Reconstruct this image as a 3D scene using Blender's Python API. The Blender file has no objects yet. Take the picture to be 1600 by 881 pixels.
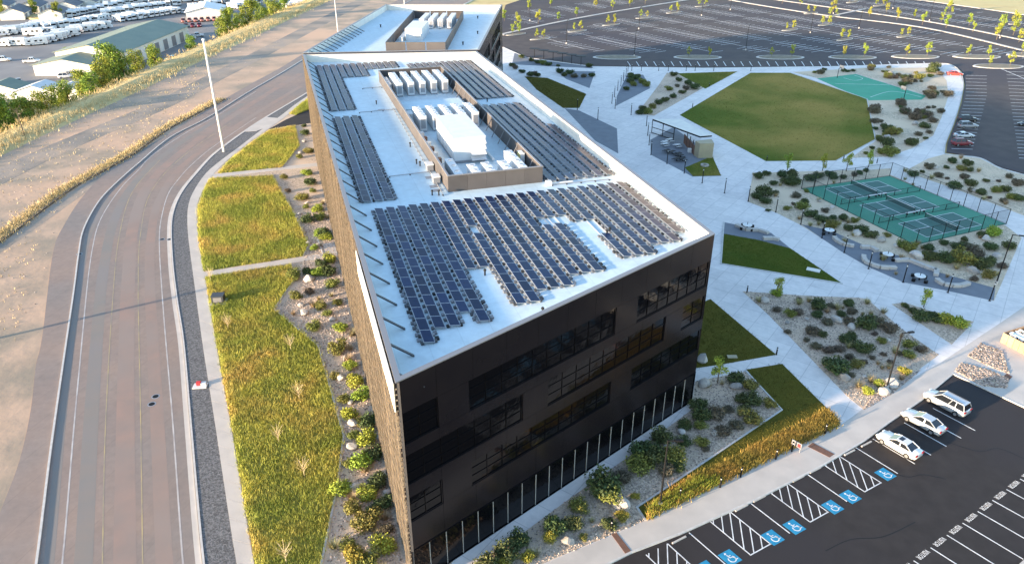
import bpy, bmesh, math, random
import numpy as np
from mathutils import Vector, Matrix
random.seed(7); rng = np.random.default_rng(11)
R = math.radians
scene = bpy.context.scene
COL = scene.collection

# ------------------------------------------------------------------ camera, sky, sun
CAM_H, FOC, PITCH = 56.0, 1176.0, math.atan(625/1176.)
cd = bpy.data.cameras.new('camera'); cam = bpy.data.objects.new('camera', cd); COL.objects.link(cam)
cam.location = (0, 0, CAM_H); cam.rotation_euler = (math.pi/2-PITCH, 0, 0)
cd.sensor_width = 36; cd.lens = 36*FOC/1600; cd.clip_end = 5000; cd.clip_start = .5
scene.camera = cam
SUN_AZ, SUN_EL = 210.0, 8.0          # direction to the sun: angle from +X (ccw), elevation
w = bpy.data.worlds.new('World'); scene.world = w; w.use_nodes = True
nt = w.node_tree; bg = nt.nodes['Background']
sky = nt.nodes.new('ShaderNodeTexSky'); sky.sky_type = 'NISHITA'; sky.sun_disc = False
sky.sun_elevation = R(SUN_EL); sky.sun_rotation = R(90-SUN_AZ); sky.altitude = 1400; sky.dust_density = 1.1; sky.air_density = 1.0; sky.ozone_density = 1.3
nt.links.new(sky.outputs[0], bg.inputs[0]); bg.inputs[1].default_value = .15
sl = bpy.data.lights.new('sun', 'SUN'); sl.energy = 3.4; sl.angle = R(1.5); sl.color = (1, .78, .54)
so = bpy.data.objects.new('sun', sl); COL.objects.link(so)
sd = Vector((math.cos(R(SUN_AZ))*math.cos(R(SUN_EL)), math.sin(R(SUN_AZ))*math.cos(R(SUN_EL)), math.sin(R(SUN_EL))))
so.rotation_euler = sd.to_track_quat('Z', 'Y').to_euler()
scene.view_settings.view_transform = 'Standard'; scene.view_settings.look = 'None'
scene.view_settings.exposure = 2.35; scene.view_settings.gamma = 1

# ------------------------------------------------------------------ helpers
def at(px, py, z=0.0):
    """survey helper: the point of the horizontal plane z seen at a photo pixel"""
    x = (px-800)/FOC; y = -(py-440.5)/FOC
    d = (x, math.cos(PITCH)+y*math.sin(PITCH), -math.sin(PITCH)+y*math.cos(PITCH))
    t = (z-CAM_H)/d[2]
    return Vector((d[0]*t, d[1]*t, z))
def ats(pts, z=0.0): return [at(x, y, z) for x, y in pts]

MATS = {}
def mat(name, c1, c2=None, scale=1.0, rough=.85, bump=0.0, bscale=None, metal=0.0, detail=4, c3=None, scale3=.05, island=0.0, objvar=0.0, spec=.35, contrast=(.35, .65), vor=0.0):
    if name in MATS: return MATS[name]
    m = bpy.data.materials.new(name); m.use_nodes = True; n = m.node_tree.nodes; l = m.node_tree.links
    b = n['Principled BSDF']; b.inputs['Roughness'].default_value = rough; b.inputs['Metallic'].default_value = metal
    b.inputs['Specular IOR Level'].default_value = spec
    tc = n.new('ShaderNodeTexCoord')
    def noise(s, d=detail):
        t = n.new('ShaderNodeTexNoise'); t.inputs['Scale'].default_value = s; t.inputs['Detail'].default_value = d
        l.new(tc.outputs['Object'], t.inputs['Vector']); return t
    def mix(fac, a, bb):
        x = n.new('ShaderNodeMix'); x.data_type = 'RGBA'
        if isinstance(fac, float): x.inputs[0].default_value = fac
        else: l.new(fac, x.inputs[0])
        for s, v in ((6, a), (7, bb)):
            if isinstance(v, tuple): x.inputs[s].default_value = (*v[:3], 1)
            else: l.new(v, x.inputs[s])
        return x.outputs[2]
    def ramp(src, lo, hi):
        r = n.new('ShaderNodeMapRange'); r.inputs[1].default_value = lo; r.inputs[2].default_value = hi; l.new(src, r.inputs[0]); return r.outputs[0]
    col = c1
    if c2: col = mix(ramp(noise(scale).outputs['Fac'], *contrast), c1, c2)
    if vor:
        v = n.new('ShaderNodeTexVoronoi'); v.inputs['Scale'].default_value = vor; l.new(tc.outputs['Object'], v.inputs['Vector'])
        sh = n.new('ShaderNodeHueSaturation'); sep = n.new('ShaderNodeSeparateColor'); l.new(v.outputs['Color'], sep.inputs[0])
        l.new(ramp(sep.outputs[0], -.8, 1.2), sh.inputs['Value'])
        mr = n.new('ShaderNodeMapRange'); mr.inputs[3].default_value = .6; mr.inputs[4].default_value = 1.4; l.new(sep.outputs[0], mr.inputs[0]); l.new(mr.outputs[0], sh.inputs['Value'])
        if isinstance(col, tuple): sh.inputs['Color'].default_value = (*col[:3], 1)
        else: l.new(col, sh.inputs['Color'])
        col = sh.outputs[0]
    if c3: col = mix(ramp(noise(scale3, 3).outputs['Fac'], .42, .62), col, c3)
    if island or objvar:
        h = n.new('ShaderNodeHueSaturation')
        if isinstance(col, tuple): h.inputs['Color'].default_value = (*col[:3], 1)
        else: l.new(col, h.inputs['Color'])
        mr = n.new('ShaderNodeMapRange')
        if island:
            g = n.new('ShaderNodeNewGeometry'); l.new(g.outputs['Random Per Island'], mr.inputs[0]); k = island
        else:
            g = n.new('ShaderNodeObjectInfo'); l.new(g.outputs['Random'], mr.inputs[0]); k = objvar
        mr.inputs[3].default_value = 1-k; mr.inputs[4].default_value = 1+k; l.new(mr.outputs[0], h.inputs['Value'])
        if island and objvar:
            g2 = n.new('ShaderNodeObjectInfo'); m2 = n.new('ShaderNodeMapRange'); l.new(g2.outputs['Random'], m2.inputs[0])
            m2.inputs[3].default_value = .5-.06*objvar*3; m2.inputs[4].default_value = .5+.03*objvar; l.new(m2.outputs[0], h.inputs['Hue'])
        col = h.outputs[0]
    if isinstance(col, tuple): b.inputs['Base Color'].default_value = (*col[:3], 1)
    else: l.new(col, b.inputs['Base Color'])
    if bump:
        bp = n.new('ShaderNodeBump'); bp.inputs['Strength'].default_value = min(1, bump); bp.inputs['Distance'].default_value = .05*max(1, bump)
        l.new(noise(bscale or scale*4, 5).outputs['Fac'], bp.inputs['Height']); l.new(bp.outputs[0], b.inputs['Normal'])
    MATS[name] = m; return m

class MB:
    def __init__(s): s.v = []; s.f = []
    def add(s, vs, fs):
        o = len(s.v); s.v += [tuple(v) for v in vs]; s.f += [tuple(i+o for i in f) for f in fs]; return s
    def box(s, c, d, rz=0.0, ry=0.0, rx=0.0):
        x, y, z = d[0]/2, d[1]/2, d[2]/2
        M = Matrix.Rotation(rz, 3, 'Z') @ Matrix.Rotation(ry, 3, 'Y') @ Matrix.Rotation(rx, 3, 'X')
        vs = [M @ Vector((a*x, b*y, e*z))+Vector(c) for e in (-1, 1) for a, b in ((-1, -1), (1, -1), (1, 1), (-1, 1))]
        return s.add(vs, [(0, 3, 2, 1), (4, 5, 6, 7), (0, 1, 5, 4), (1, 2, 6, 5), (2, 3, 7, 6), (3, 0, 4, 7)])
    def bar(s, a, b, wd, ht=None):
        a, b = Vector(a), Vector(b); d = (b-a).normalized(); ht = ht or wd
        up = Vector((0, 0, 1)) if abs(d.z) < .95 else Vector((1, 0, 0))
        r = d.cross(up).normalized()*wd/2; u = r.cross(d).normalized()*ht/2
        vs = [p+i*r+j*u for p in (a, b) for i, j in ((-1, -1), (1, -1), (1, 1), (-1, 1))]
        return s.add(vs, [(3, 2, 1, 0), (4, 5, 6, 7), (0, 1, 5, 4), (1, 2, 6, 5), (2, 3, 7, 6), (3, 0, 4, 7)])
    def tube(s, a, b, r0, r1=None, n=8):
        a, b = Vector(a), Vector(b); r1 = r0 if r1 is None else r1; d = (b-a).normalized()
        up = Vector((0, 0, 1)) if abs(d.z) < .95 else Vector((1, 0, 0)); x = d.cross(up).normalized(); y = x.cross(d)
        vs = [p+(x*math.cos(2*math.pi*i/n)+y*math.sin(2*math.pi*i/n))*r for p, r in ((a, r0), (b, r1)) for i in range(n)]
        fs = [(i, (i+1) % n, n+(i+1) % n, n+i) for i in range(n)]+[tuple(range(n))[::-1], tuple(range(n, 2*n))]
        return s.add(vs, fs)
    def prism(s, poly, z0, z1):
        n = len(poly); vs = [(p[0], p[1], z0) for p in poly]+[(p[0], p[1], z1) for p in poly]
        return s.add(vs, [tuple(range(n))[::-1], tuple(range(n, 2*n))]+[(i, (i+1) % n, n+(i+1) % n, n+i) for i in range(n)])
    def loft(s, rings):
        n = len(rings[0]); vs = [p for r in rings for p in r]; fs = []
        for k in range(len(rings)-1):
            for i in range(n): fs.append((k*n+i, k*n+(i+1) % n, (k+1)*n+(i+1) % n, (k+1)*n+i))
        fs += [tuple(range(n))[::-1], tuple(range((len(rings)-1)*n, len(rings)*n))]
        return s.add(vs, fs)
    def mesh(s, name, m, smooth=False, fix=True):
        me = bpy.data.meshes.new(name); me.from_pydata(s.v, [], s.f)
        if fix:
            b = bmesh.new(); b.from_mesh(me); bmesh.ops.recalc_face_normals(b, faces=b.faces); b.to_mesh(me); b.free()
        if m: me.materials.append(m)
        if smooth: me.polygons.foreach_set('use_smooth', [True]*len(me.polygons))
        return me
    def build(s, name, m, parent=None, **k):
        return obj(name, s.mesh(name, m, **k), parent)
def obj(name, me, parent=None, loc=None, rz=None, sc=None):
    o = bpy.data.objects.new(name, me); COL.objects.link(o)
    if parent: o.parent = parent
    if loc is not None: o.location = loc
    if rz is not None: o.rotation_euler = (0, 0, rz)
    if sc is not None: o.scale = sc if hasattr(sc, '__len__') else (sc, sc, sc)
    return o
def tag(o, label=None, cat=None, group=None, kind=None):
    if label: o['label'] = label
    if cat: o['category'] = cat
    if group: o['group'] = group
    if kind: o['kind'] = kind
    return o
def thing(name, label, cat, loc=(0, 0, 0), rz=0.0, group=None):
    return tag(obj(name, None, None, loc, rz), label, cat, group)
def copy_tree(o, parent=None):
    c = o.copy(); COL.objects.link(c); c.parent = parent
    for ch in list(o.children): copy_tree(ch, c)
    return c
def sheet(name, pts, z, m, thick=.2, parent=None, kind='structure', px=True):
    P = ats(pts, z) if px else [Vector((p[0], p[1], z)) for p in pts]
    o = MB().prism(P, z-thick, z).build(name, m, parent)
    if parent is None: tag(o, kind=kind)
    return o
def smooth(pts, k=6):
    out = []; n = len(pts)
    for i in range(n-1):
        p0, p1, p2, p3 = (Vector(pts[max(i-1, 0)]), Vector(pts[i]), Vector(pts[i+1]), Vector(pts[min(i+2, n-1)]))
        for j in range(k):
            t = j/k
            out.append(.5*((2*p1)+(p2-p0)*t+(2*p0-5*p1+4*p2-p3)*t*t+(3*p1-p0-3*p2+p3)*t**3))
    out.append(Vector(pts[-1])); return out
def ribbon(mb, path, wd, z0, z1, off=0.0):
    P = [Vector((p[0], p[1], 0)) for p in path]; n = len(P); A = []; B = []
    for i in range(n):
        d = (P[min(i+1, n-1)]-P[max(i-1, 0)]).normalized(); r = Vector((d.y, -d.x, 0))
        A.append(P[i]+r*(off-wd/2)); B.append(P[i]+r*(off+wd/2))
    vs = [(p.x, p.y, z) for i in range(n) for p, z in ((A[i], z0), (B[i], z0), (B[i], z1), (A[i], z1))]
    fs = [(4*i+j, 4*i+(j+1) % 4, 4*i+4+(j+1) % 4, 4*i+4+j) for i in range(n-1) for j in range(4)]+[(3, 2, 1, 0), (4*n-4, 4*n-3, 4*n-2, 4*n-1)]
    mb.add(vs, fs); return mb
def kerb(name, pts, wd=.2, z0=-.2, z1=.02, m=None, k=6, parent=None, sm=True, zref=0):
    path = ats(pts, zref); path = smooth(path, k) if sm else path
    o = ribbon(MB(), path, wd, z0, z1).build(name, m or M_kerb, parent)
    if parent is None: tag(o, kind='structure')
    return o
def inpoly(x, y, poly):
    c = np.zeros(x.shape, bool); n = len(poly)
    for i in range(n):
        x0, y0 = poly[i][:2]; x1, y1 = poly[i-1][:2]
        c ^= ((y0 > y) != (y1 > y)) & (x < (x1-x0)*(y-y0)/((y1-y0) or 1e-9)+x0)
    return c
def scatter(poly, n, holes=()):
    a = np.array([(p[0], p[1]) for p in poly]); lo, hi = a.min(0), a.max(0); X = []; Y = []; c = 0
    for _ in range(60):
        x = rng.uniform(lo[0], hi[0], n*2); y = rng.uniform(lo[1], hi[1], n*2); k = inpoly(x, y, poly)
        for h in holes: k &= ~inpoly(x, y, h)
        X.append(x[k]); Y.append(y[k]); c += k.sum()
        if c >= n: break
    return np.concatenate(X)[:n], np.concatenate(Y)[:n]
def fastmesh(name, verts, tris, m):
    me = bpy.data.meshes.new(name); nv, nf = len(verts), len(tris)
    me.vertices.add(nv); me.vertices.foreach_set('co', np.asarray(verts, np.float32).ravel())
    k = tris.shape[1]; me.loops.add(nf*k); me.loops.foreach_set('vertex_index', np.asarray(tris, np.int32).ravel())
    me.polygons.add(nf); me.polygons.foreach_set('loop_start', np.arange(nf, dtype=np.int32)*k)
    me.materials.append(m); me.update(calc_edges=True); return me
def blades(name, x, y, z, hmin, hmax, wd, m, per=4, spread=.12, lean=.35):
    n = len(x)*per; X = np.repeat(x, per)+rng.normal(0, spread, n); Y = np.repeat(y, per)+rng.normal(0, spread, n)
    h = rng.uniform(hmin, hmax, n); a = rng.uniform(0, 2*np.pi, n); la = rng.uniform(0, 2*np.pi, n); ll = rng.uniform(0, lean, n)*h
    V = np.zeros((n, 3, 3)); dx, dy = np.cos(a)*wd/2, np.sin(a)*wd/2
    V[:, 0] = np.stack([X-dx, Y-dy, np.full(n, z)], 1); V[:, 1] = np.stack([X+dx, Y+dy, np.full(n, z)], 1)
    V[:, 2] = np.stack([X+np.cos(la)*ll, Y+np.sin(la)*ll, z+h], 1)
    return tag(obj(name, fastmesh(name, V.reshape(-1, 3), np.arange(n*3).reshape(-1, 3), m)), kind='stuff')
def leafmass(name, m, n, shape, leaf, squash=1.0, hollow=.55):
    """leaf quads spread through clumps; shape = list of (centre, radius)"""
    V = []; per = max(1, n//len(shape))
    for c, r in shape:
        d = rng.normal(size=(per, 3)); d /= np.linalg.norm(d, axis=1)[:, None]
        rad = r*rng.uniform(hollow, 1.08, per)**.7
        p = np.array(c)+d*rad[:, None]*np.array([1, 1, squash])
        t = rng.normal(size=(per, 3)); t /= np.linalg.norm(t, axis=1)[:, None]
        nn = d*.6+rng.normal(size=(per, 3))*.6; s = np.cross(nn, t); s /= np.linalg.norm(s, axis=1)[:, None]; t = np.cross(s, nn); t /= np.linalg.norm(t, axis=1)[:, None]
        L = leaf*rng.uniform(.6, 1.4, per)[:, None]
        V.append(np.stack([p-s*L*.5, p-t*L*.3, p+s*L*.5, p+t*L*.3], 1))
    V = np.concatenate(V).reshape(-1, 3); V[:, 2] = np.maximum(V[:, 2], .02)
    return fastmesh(name, V, np.arange(len(V)).reshape(-1, 4), m)

# ------------------------------------------------------------------ materials
M_kerb = mat('kerb_concrete', (.56, .53, .49), (.46, .44, .41), 1.5, .9)
M_conc = mat('concrete', (.74, .68, .64), (.66, .61, .575), .35, .9, .15, 20, c3=(.77, .71, .66), scale3=.08)
M_walk = mat('sidewalk_concrete', (.53, .475, .42), (.46, .415, .37), .4, .9, .15, 18)
M_asph = mat('asphalt_dark', (.025, .0205, .0195), (.034, .028, .0265), .6, .92, .3, 30, c3=(.029, .0245, .026), scale3=.06)
M_lot = mat('asphalt_lot', (.060, .046, .044), (.082, .064, .058), .25, .9, .2, 25, c3=(.048, .039, .046), scale3=.018)
M_road = mat('asphalt_road', (.26, .198, .167), (.30, .22, .176), .12, .9, .2, 25, c3=(.235, .198, .176), scale3=.05)
M_paint = mat('white_paint', (.75, .75, .74), (.55, .55, .55), 1.2, .7)
M_line = mat('worn_line_paint', (.50, .46, .43), (.34, .30, .28), .5, .8)
M_roadB = mat('asphalt_road_worn', (.30, .205, .165), (.25, .19, .16), .3, .9, c3=(.265, .21, .18), scale3=.06)
M_roadG = mat('asphalt_road_grey', (.21, .19, .17), (.235, .195, .165), .3, .9, c3=(.22, .195, .18), scale3=.06)
M_track = mat('packed_track', (.30, .245, .20), (.38, .28, .20), .22, .95, .8, 1.5, c3=(.19, .17, .145), scale3=.06)
M_yel = mat('yellow_paint', (.42, .32, .16), (.26, .22, .17), .4, .8)
M_blue = mat('blue_paint', (.012, .20, .36), (.025, .25, .42), 2, .7)
M_dirt = mat('bare_dirt', (.47, .325, .225), (.28, .225, .165), .13, .95, 1.0, .9, c3=(.54, .345, .225), scale3=.035, contrast=(.36, .6))
M_dry = mat('dry_grass_ground', (.60, .44, .20), (.48, .35, .15), .15, .95, .8, 2, c3=(.52, .42, .19), scale3=.04)
M_grav = mat('gravel', (.52, .40, .295), (.40, .31, .23), 3.5, .95, 1.0, 9, c3=(.58, .44, .32), scale3=.12, vor=5.5)
M_sand = mat('sandy_gravel', (.58, .46, .32), (.46, .37, .27), 1.2, .95, .8, 6, c3=(.64, .50, .35), scale3=.1, vor=6)
M_strip = mat('dark_gravel', (.16, .155, .155), (.10, .10, .102), 4, .95, 1.0, 10, vor=6)
M_patio = mat('grey_paving', (.185, .195, .215), (.16, .17, .19), .5, .9, .2, 12)
M_lawn = mat('lawn_grass', (.08, .11, .014), (.14, .15, .024), .07, .95, .9, 9, c3=(.30, .215, .055), scale3=.03, spec=.05)
M_lawn2 = mat('lawn_grass_deep', (.05, .08, .009), (.075, .095, .012), .25, .95, .9, 9, c3=(.085, .09, .012), scale3=.09, spec=.05)
M_lawn3 = mat('lawn_grass_olive', (.105, .088, .015), (.085, .08, .014), .3, .95, .9, 9, spec=.05)
M_mead = mat('meadow_soil', (.30, .25, .05), (.24, .22, .05), .3, .95, .8, 6)
M_blade = mat('meadow_blades', (.47, .44, .085), (.55, .40, .11), .16, .9, c3=(.29, .32, .055), scale3=.13, contrast=(.45, .62), island=.35)
M_gold = mat('golden_blades', (.42, .25, .065), (.34, .22, .05), .5, .9, c3=(.24, .19, .04), scale3=.2, island=.4)
M_dryb = mat('dry_blades', (.56, .43, .22), (.46, .37, .19), .3, .9, island=.35)
M_roof = mat('roof_membrane', (.535, .64, .68), (.495, .60, .645), .12, .6, c3=(.57, .665, .70), scale3=.06)
M_clad = mat('dark_cladding', (.0100, .0080, .0098), (.0125, .0098, .0110), .4, .22, spec=.2, bump=.12, bscale=.35)
M_glass = mat('dark_glass', (.003, .003, .004), rough=.03, spec=.2, bump=.5, bscale=.8)
M_mull = mat('mullion_metal', (.005, .005, .006), rough=.08, spec=.2)
M_mullL = mat('pale_mullion', (.30, .30, .285), rough=.4)
M_louv = mat('timber_louvre', (.215, .165, .115), (.15, .12, .085), 1.4, .7, objvar=.35)
M_cream = mat('cream_panel', (.74, .69, .60), (.66, .62, .55), .6, .7)
M_cope = mat('coping_metal', (.24, .23, .235), rough=.5, metal=.3)
M_brace = mat('brace_steel', (.05, .055, .065), rough=.6)
M_screen = mat('screen_panel', (.09, .08, .076), (.078, .069, .066), .7, .7, objvar=.12)
M_white = mat('white_enamel', (.66, .65, .635), (.60, .59, .575), .8, .5)
M_offw = mat('weathered_white', (.74, .73, .70), (.60, .59, .57), .9, .6)
M_grey = mat('grey_metal', (.30, .30, .31), rough=.45, metal=.4)
M_dk = mat('black_metal', (.009, .009, .010), rough=.6, spec=.2)
M_pv = mat('solar_cell', (.007, .017, .052), (.010, .022, .062), 1.2, .3, spec=.07, objvar=.35)
M_pvf = mat('solar_frame', (.34, .36, .39), rough=.45)
M_ball = mat('ballast', (.11, .115, .125), rough=.8, island=.95)
M_leafA = mat('shrub_dark', (.05, .078, .026), (.07, .10, .03), 3, .8, island=.45, objvar=.3)
M_leafB = mat('shrub_olive', (.14, .165, .035), (.18, .19, .04), 3, .8, island=.45, objvar=.3)
M_leafC = mat('shrub_grey', (.11, .10, .06), (.14, .12, .075), 3, .85, island=.4, objvar=.3)
M_leafD = mat('shrub_bright', (.19, .28, .035), (.25, .32, .04), 3, .8, island=.45, objvar=.3)
M_leafY = mat('shrub_yellow', (.30, .27, .035), (.24, .24, .035), 3, .8, island=.4, objvar=.2)
M_treeA = mat('tree_leaf', (.12, .20, .025), (.20, .28, .035), .8, .8, island=.5, objvar=.3)
M_treeY = mat('tree_leaf_yellow', (.26, .32, .04), (.20, .28, .04), .8, .8, island=.45, objvar=.3)
M_bark = mat('bark', (.16, .12, .08), (.10, .08, .06), 6, .9)
M_twig = mat('pale_twig', (.50, .40, .24), rough=.9)
M_rock = mat('boulder', (.48, .42, .36), (.36, .33, .30), 1.5, .9, .8, 5, objvar=.25)
M_cob = mat('cobble', (.40, .31, .25), (.30, .24, .20), 2, .85, island=.6)
M_teal = mat('court_teal', (.045, .22, .14), (.055, .25, .16), .3, .75)
M_tealb = mat('court_green', (.02, .27, .15), (.03, .30, .17), .25, .7)
M_court = mat('court_slate', (.05, .13, .11), (.055, .14, .115), .4, .75)
M_tan = mat('tan_stone', (.40, .34, .22), (.36, .30, .2), .8, .8)
M_rust = mat('rust_steel', (.20, .10, .065), (.15, .08, .055), 1.5, .8)
M_wood = mat('crate_board', (.50, .31, .18), (.40, .25, .15), 2, .8, objvar=.2)
M_groof = mat('green_metal_roof', (.20, .225, .165), (.17, .20, .15), .15, .6)
M_red = mat('red_paint', (.55, .03, .035), rough=.5)
M_rubber = mat('rubber', (.015, .015, .015), rough=.9)
M_cglass = mat('car_glass', (.012, .014, .018), rough=.06, spec=.6)
M_rim = mat('wheel_rim', (.45, .45, .46), rough=.3, metal=.7)
M_lampr = mat('tail_lamp', (.35, .01, .01), rough=.3)
M_lampw = mat('head_lamp', (.75, .76, .78), rough=.15)
def joints(m, bw, bh, rot, dark, tone, mortar=.012):
    n = m.node_tree.nodes; l = m.node_tree.links; b = n['Principled BSDF']; src = b.inputs['Base Color'].links[0].from_socket
    tc = n.new('ShaderNodeTexCoord'); mp = n.new('ShaderNodeMapping'); mp.inputs['Rotation'].default_value = (0, 0, rot); l.new(tc.outputs['Object'], mp.inputs[0])
    br = n.new('ShaderNodeTexBrick'); br.offset = 0; br.inputs['Scale'].default_value = 1; br.inputs['Brick Width'].default_value = bw; br.inputs['Row Height'].default_value = bh; br.inputs['Mortar Size'].default_value = mortar; br.inputs['Mortar Smooth'].default_value = .3
    br.inputs['Color1'].default_value = (1, 1, 1, 1); br.inputs['Color2'].default_value = (tone, tone, tone, 1); br.inputs['Mortar'].default_value = (dark, dark, dark, 1); l.new(mp.outputs[0], br.inputs[0])
    x = n.new('ShaderNodeMix'); x.data_type = 'RGBA'; x.blend_type = 'MULTIPLY'; x.inputs[0].default_value = 1; l.new(src, x.inputs[6]); l.new(br.outputs[0], x.inputs[7])
    st = n.new('ShaderNodeTexNoise'); st.inputs['Scale'].default_value = .9; st.inputs['Detail'].default_value = 8; st.inputs['Roughness'].default_value = .7; l.new(tc.outputs['Object'], st.inputs[0])
    mr = n.new('ShaderNodeMapRange'); mr.inputs[1].default_value = .3; mr.inputs[2].default_value = .7; mr.inputs[3].default_value = .86; mr.inputs[4].default_value = 1.06; l.new(st.outputs[0], mr.inputs[0])
    y = n.new('ShaderNodeMix'); y.data_type = 'RGBA'; y.blend_type = 'MULTIPLY'; y.inputs[0].default_value = 1; l.new(x.outputs[2], y.inputs[6]); l.new(mr.outputs[0], y.inputs[7]); l.new(y.outputs[2], b.inputs['Base Color'])
joints(M_conc, 3.2, 3.2, .62, .72, .93, .05); joints(M_roof, 3.0, 12, -R(16.85), .88, .965, .05); joints(M_road, 400, 3.6, R(-75), .9, .95, .06)
def paintmat(name, c, metal=.0): return mat('car_'+name, c, rough=.28, metal=metal, spec=.6)
mesh_link = bpy.data.materials.new('chain_link'); mesh_link.use_nodes = True
_n = mesh_link.node_tree; _b = _n.nodes['Principled BSDF']; _b.inputs['Base Color'].default_value = (.02, .05, .045, 1); _b.inputs['Alpha'].default_value = .17
net_mat = bpy.data.materials.new('court_net'); net_mat.use_nodes = True
net_mat.node_tree.nodes['Principled BSDF'].inputs['Base Color'].default_value = (.02, .025, .025, 1); net_mat.node_tree.nodes['Principled BSDF'].inputs['Alpha'].default_value = .6

# ------------------------------------------------------------------ terrain and paving
RDZ = -.13
RIDGE = [(-150, -120), (-140, 0), (-130, 120), (-126, 182), (-121, 235), (-117.5, 284), (-112, 345), (-106, 420), (-98, 520), (-60, 900)]
def terrain():
    mb = MB(); n = len(RIDGE)
    offs = [(300+1500, -.32), (9, -.32), (5.5, .25), (2.0, .9), (-2.5, .5), (-16, -6.9), (-1700, -6.9)]
    for i, (x, y) in enumerate(RIDGE):
        for dx, z in offs: mb.v.append((x+dx, y if abs(dx) < 1000 else (y*1.0), z+(random.uniform(-.25, .25) if z > 0 else 0)))
    k = len(offs)
    for i in range(n-1):
        for j in range(k-1): mb.f.append((i*k+j, i*k+j+1, (i+1)*k+j+1, (i+1)*k+j))
    # far closing strip
    return tag(mb.build('terrain', M_dry), kind='structure')
terrain()
# bare dirt bank between the ridge and the road
LEFT_EDGE = [(-330, 1500), (-60, 960), (0, 800), (30, 720), (48, 640), (56, 570), (66, 525), (83, 393), (100, 352), (127, 310), (162, 274), (225, 235), (310, 180), (387, 134), (437, 107), (478, 82), (560, 33), (640, -8), (760, -60)]
KERB_L = [(-160, 1500), (40, 960), (57, 881), (80, 700), (103, 540), (116, 451), (123, 397), (131, 358), (154, 316), (181, 287), (216, 256), (266, 215), (325, 184), (387, 145), (437, 116), (478, 91), (560, 42), (640, 2), (760, -52)]
KERB_R = [(430, 1500), (335, 960), (317, 881), (297, 661), (286, 536), (276, 470), (269, 410), (267, 354), (273, 323), (287, 296), (309, 269), (332, 244), (356, 225), (381, 207), (416, 184), (478, 147), (560, 96), (640, 50), (760, -10)]
WALK_L = [(520, 1500), (392, 960), (370, 881), (336, 661), (317, 540), (304, 445), (297, 393), (293, 354), (294, 323), (302, 300), (320, 273), (341, 254), (372, 231), (402, 208), (440, 180), (478, 152), (560, 101)]
WALK_R = [(560, 1500), (422, 960), (397, 881), (360, 661), (338, 540), (326, 470), (317, 416), (309, 370), (308, 323), (318, 296), (333, 273), (356, 250), (390, 222), (402, 214), (440, 187), (478, 158), (560, 106)]
rl = smooth(ats(LEFT_EDGE, RDZ)); kl = smooth(ats(KERB_L, RDZ)); kr = smooth(ats(KERB_R, RDZ)); wl = smooth(ats(WALK_L)); wr = smooth(ats(WALK_R))
rid = [Vector((x+8, y, -.3)) for x, y in RIDGE if y > -60 and y < 560]
tag(MB().prism(rid+[Vector((p.x+1.2, p.y, 0)) for p in reversed(rl)], -.5, -.2).build('bare_dirt', M_dirt), kind='structure')
trk = smooth(ats([(-120, 335), (-40, 296), (60, 246), (150, 207), (250, 165), (330, 124), (420, 78), (500, 36), (580, -6)], -.19), 5)
tag(ribbon(MB(), trk, 7.5, -.4, -.19).build('dirt_track', M_track), kind='structure')
tr2 = smooth(ats([(-120, 470), (-20, 400), (70, 338), (130, 296), (200, 252), (290, 200), (380, 148), (470, 95)], -.19), 5)
tag(ribbon(MB(), tr2, 3.0, -.4, -.192).build('dirt_track', M_track), kind='structure')
road = tag(MB().prism(rl+list(reversed(kr)), -.4, RDZ).build('road', M_road), kind='structure')
def lane(name, pts, wd, m):
    return ribbon(MB(), smooth(ats(pts, RDZ)), wd, RDZ-.01, RDZ+.005).build(name, m, road)
def band(pts, wd, m, dz):
    return ribbon(MB(), smooth(ats(pts, RDZ)), wd, RDZ-.01, RDZ+dz).build('wheel_track', m, road)
band([(290, 1500), (262, 960), (257, 881), (246, 661), (238, 520), (234, 440), (236, 370), (250, 310), (290, 255), (380, 190), (470, 135)], 1.5, M_roadB, .002)
band([(180, 1500), (193, 960), (195, 881), (196, 661), (198, 520), (201, 430), (209, 350), (235, 285), (300, 225), (400, 158), (470, 115)], 2.0, M_roadB, .0025)
band([(30, 1500), (120, 960), (130, 881), (142, 661), (152, 520), (162, 420), (180, 340), (215, 280), (280, 225), (380, 162)], 1.6, M_roadG, .002)
band([(-120, 1500), (60, 960), (76, 881), (96, 661), (110, 540), (126, 430), (140, 365), (170, 308)], .9, M_roadG, .003)
lane('edge_line', [(-70, 1500), (83, 960), (97, 881), (116, 661), (125, 565), (137, 440), (145, 385), (154, 350), (170, 320), (193, 289), (216, 266), (239, 242), (290, 208), (340, 180), (400, 143)], .16, M_line)
lane('edge_line', [(350, 1500), (297, 960), (286, 881), (270, 660), (258, 520), (252, 440), (249, 385), (251, 347), (262, 305), (278, 281), (300, 257), (335, 228), (400, 184)], .16, M_line)
lane('centre_line', [(235, 1500), (225, 960), (223, 881), (220, 661), (217, 520), (216, 447), (219, 370), (236, 300), (285, 245), (360, 192)], .12, M_yel)
lane('centre_line', [(130, 1500), (158, 960), (160, 881), (165, 661), (176, 470), (186, 370), (207, 300), (250, 250)], .12, M_yel)
kerb('kerb', KERB_L, .22, -.4, RDZ+.14, k=6, zref=RDZ); 
gut = tag(ribbon(MB(), kr, .55, -.4, RDZ+.004, -.35).build('gutter', M_walk), kind='structure')
tag(ribbon(MB(), kr, .2, -.4, .02, .1).build('kerb', M_kerb), kind='structure')
tag(MB().prism([p+Vector((.18, 0, 0)) for p in kr[:6*16+1]]+list(reversed(wl)), -.4, -.02).build('gravel_verge', M_strip), kind='structure')
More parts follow.
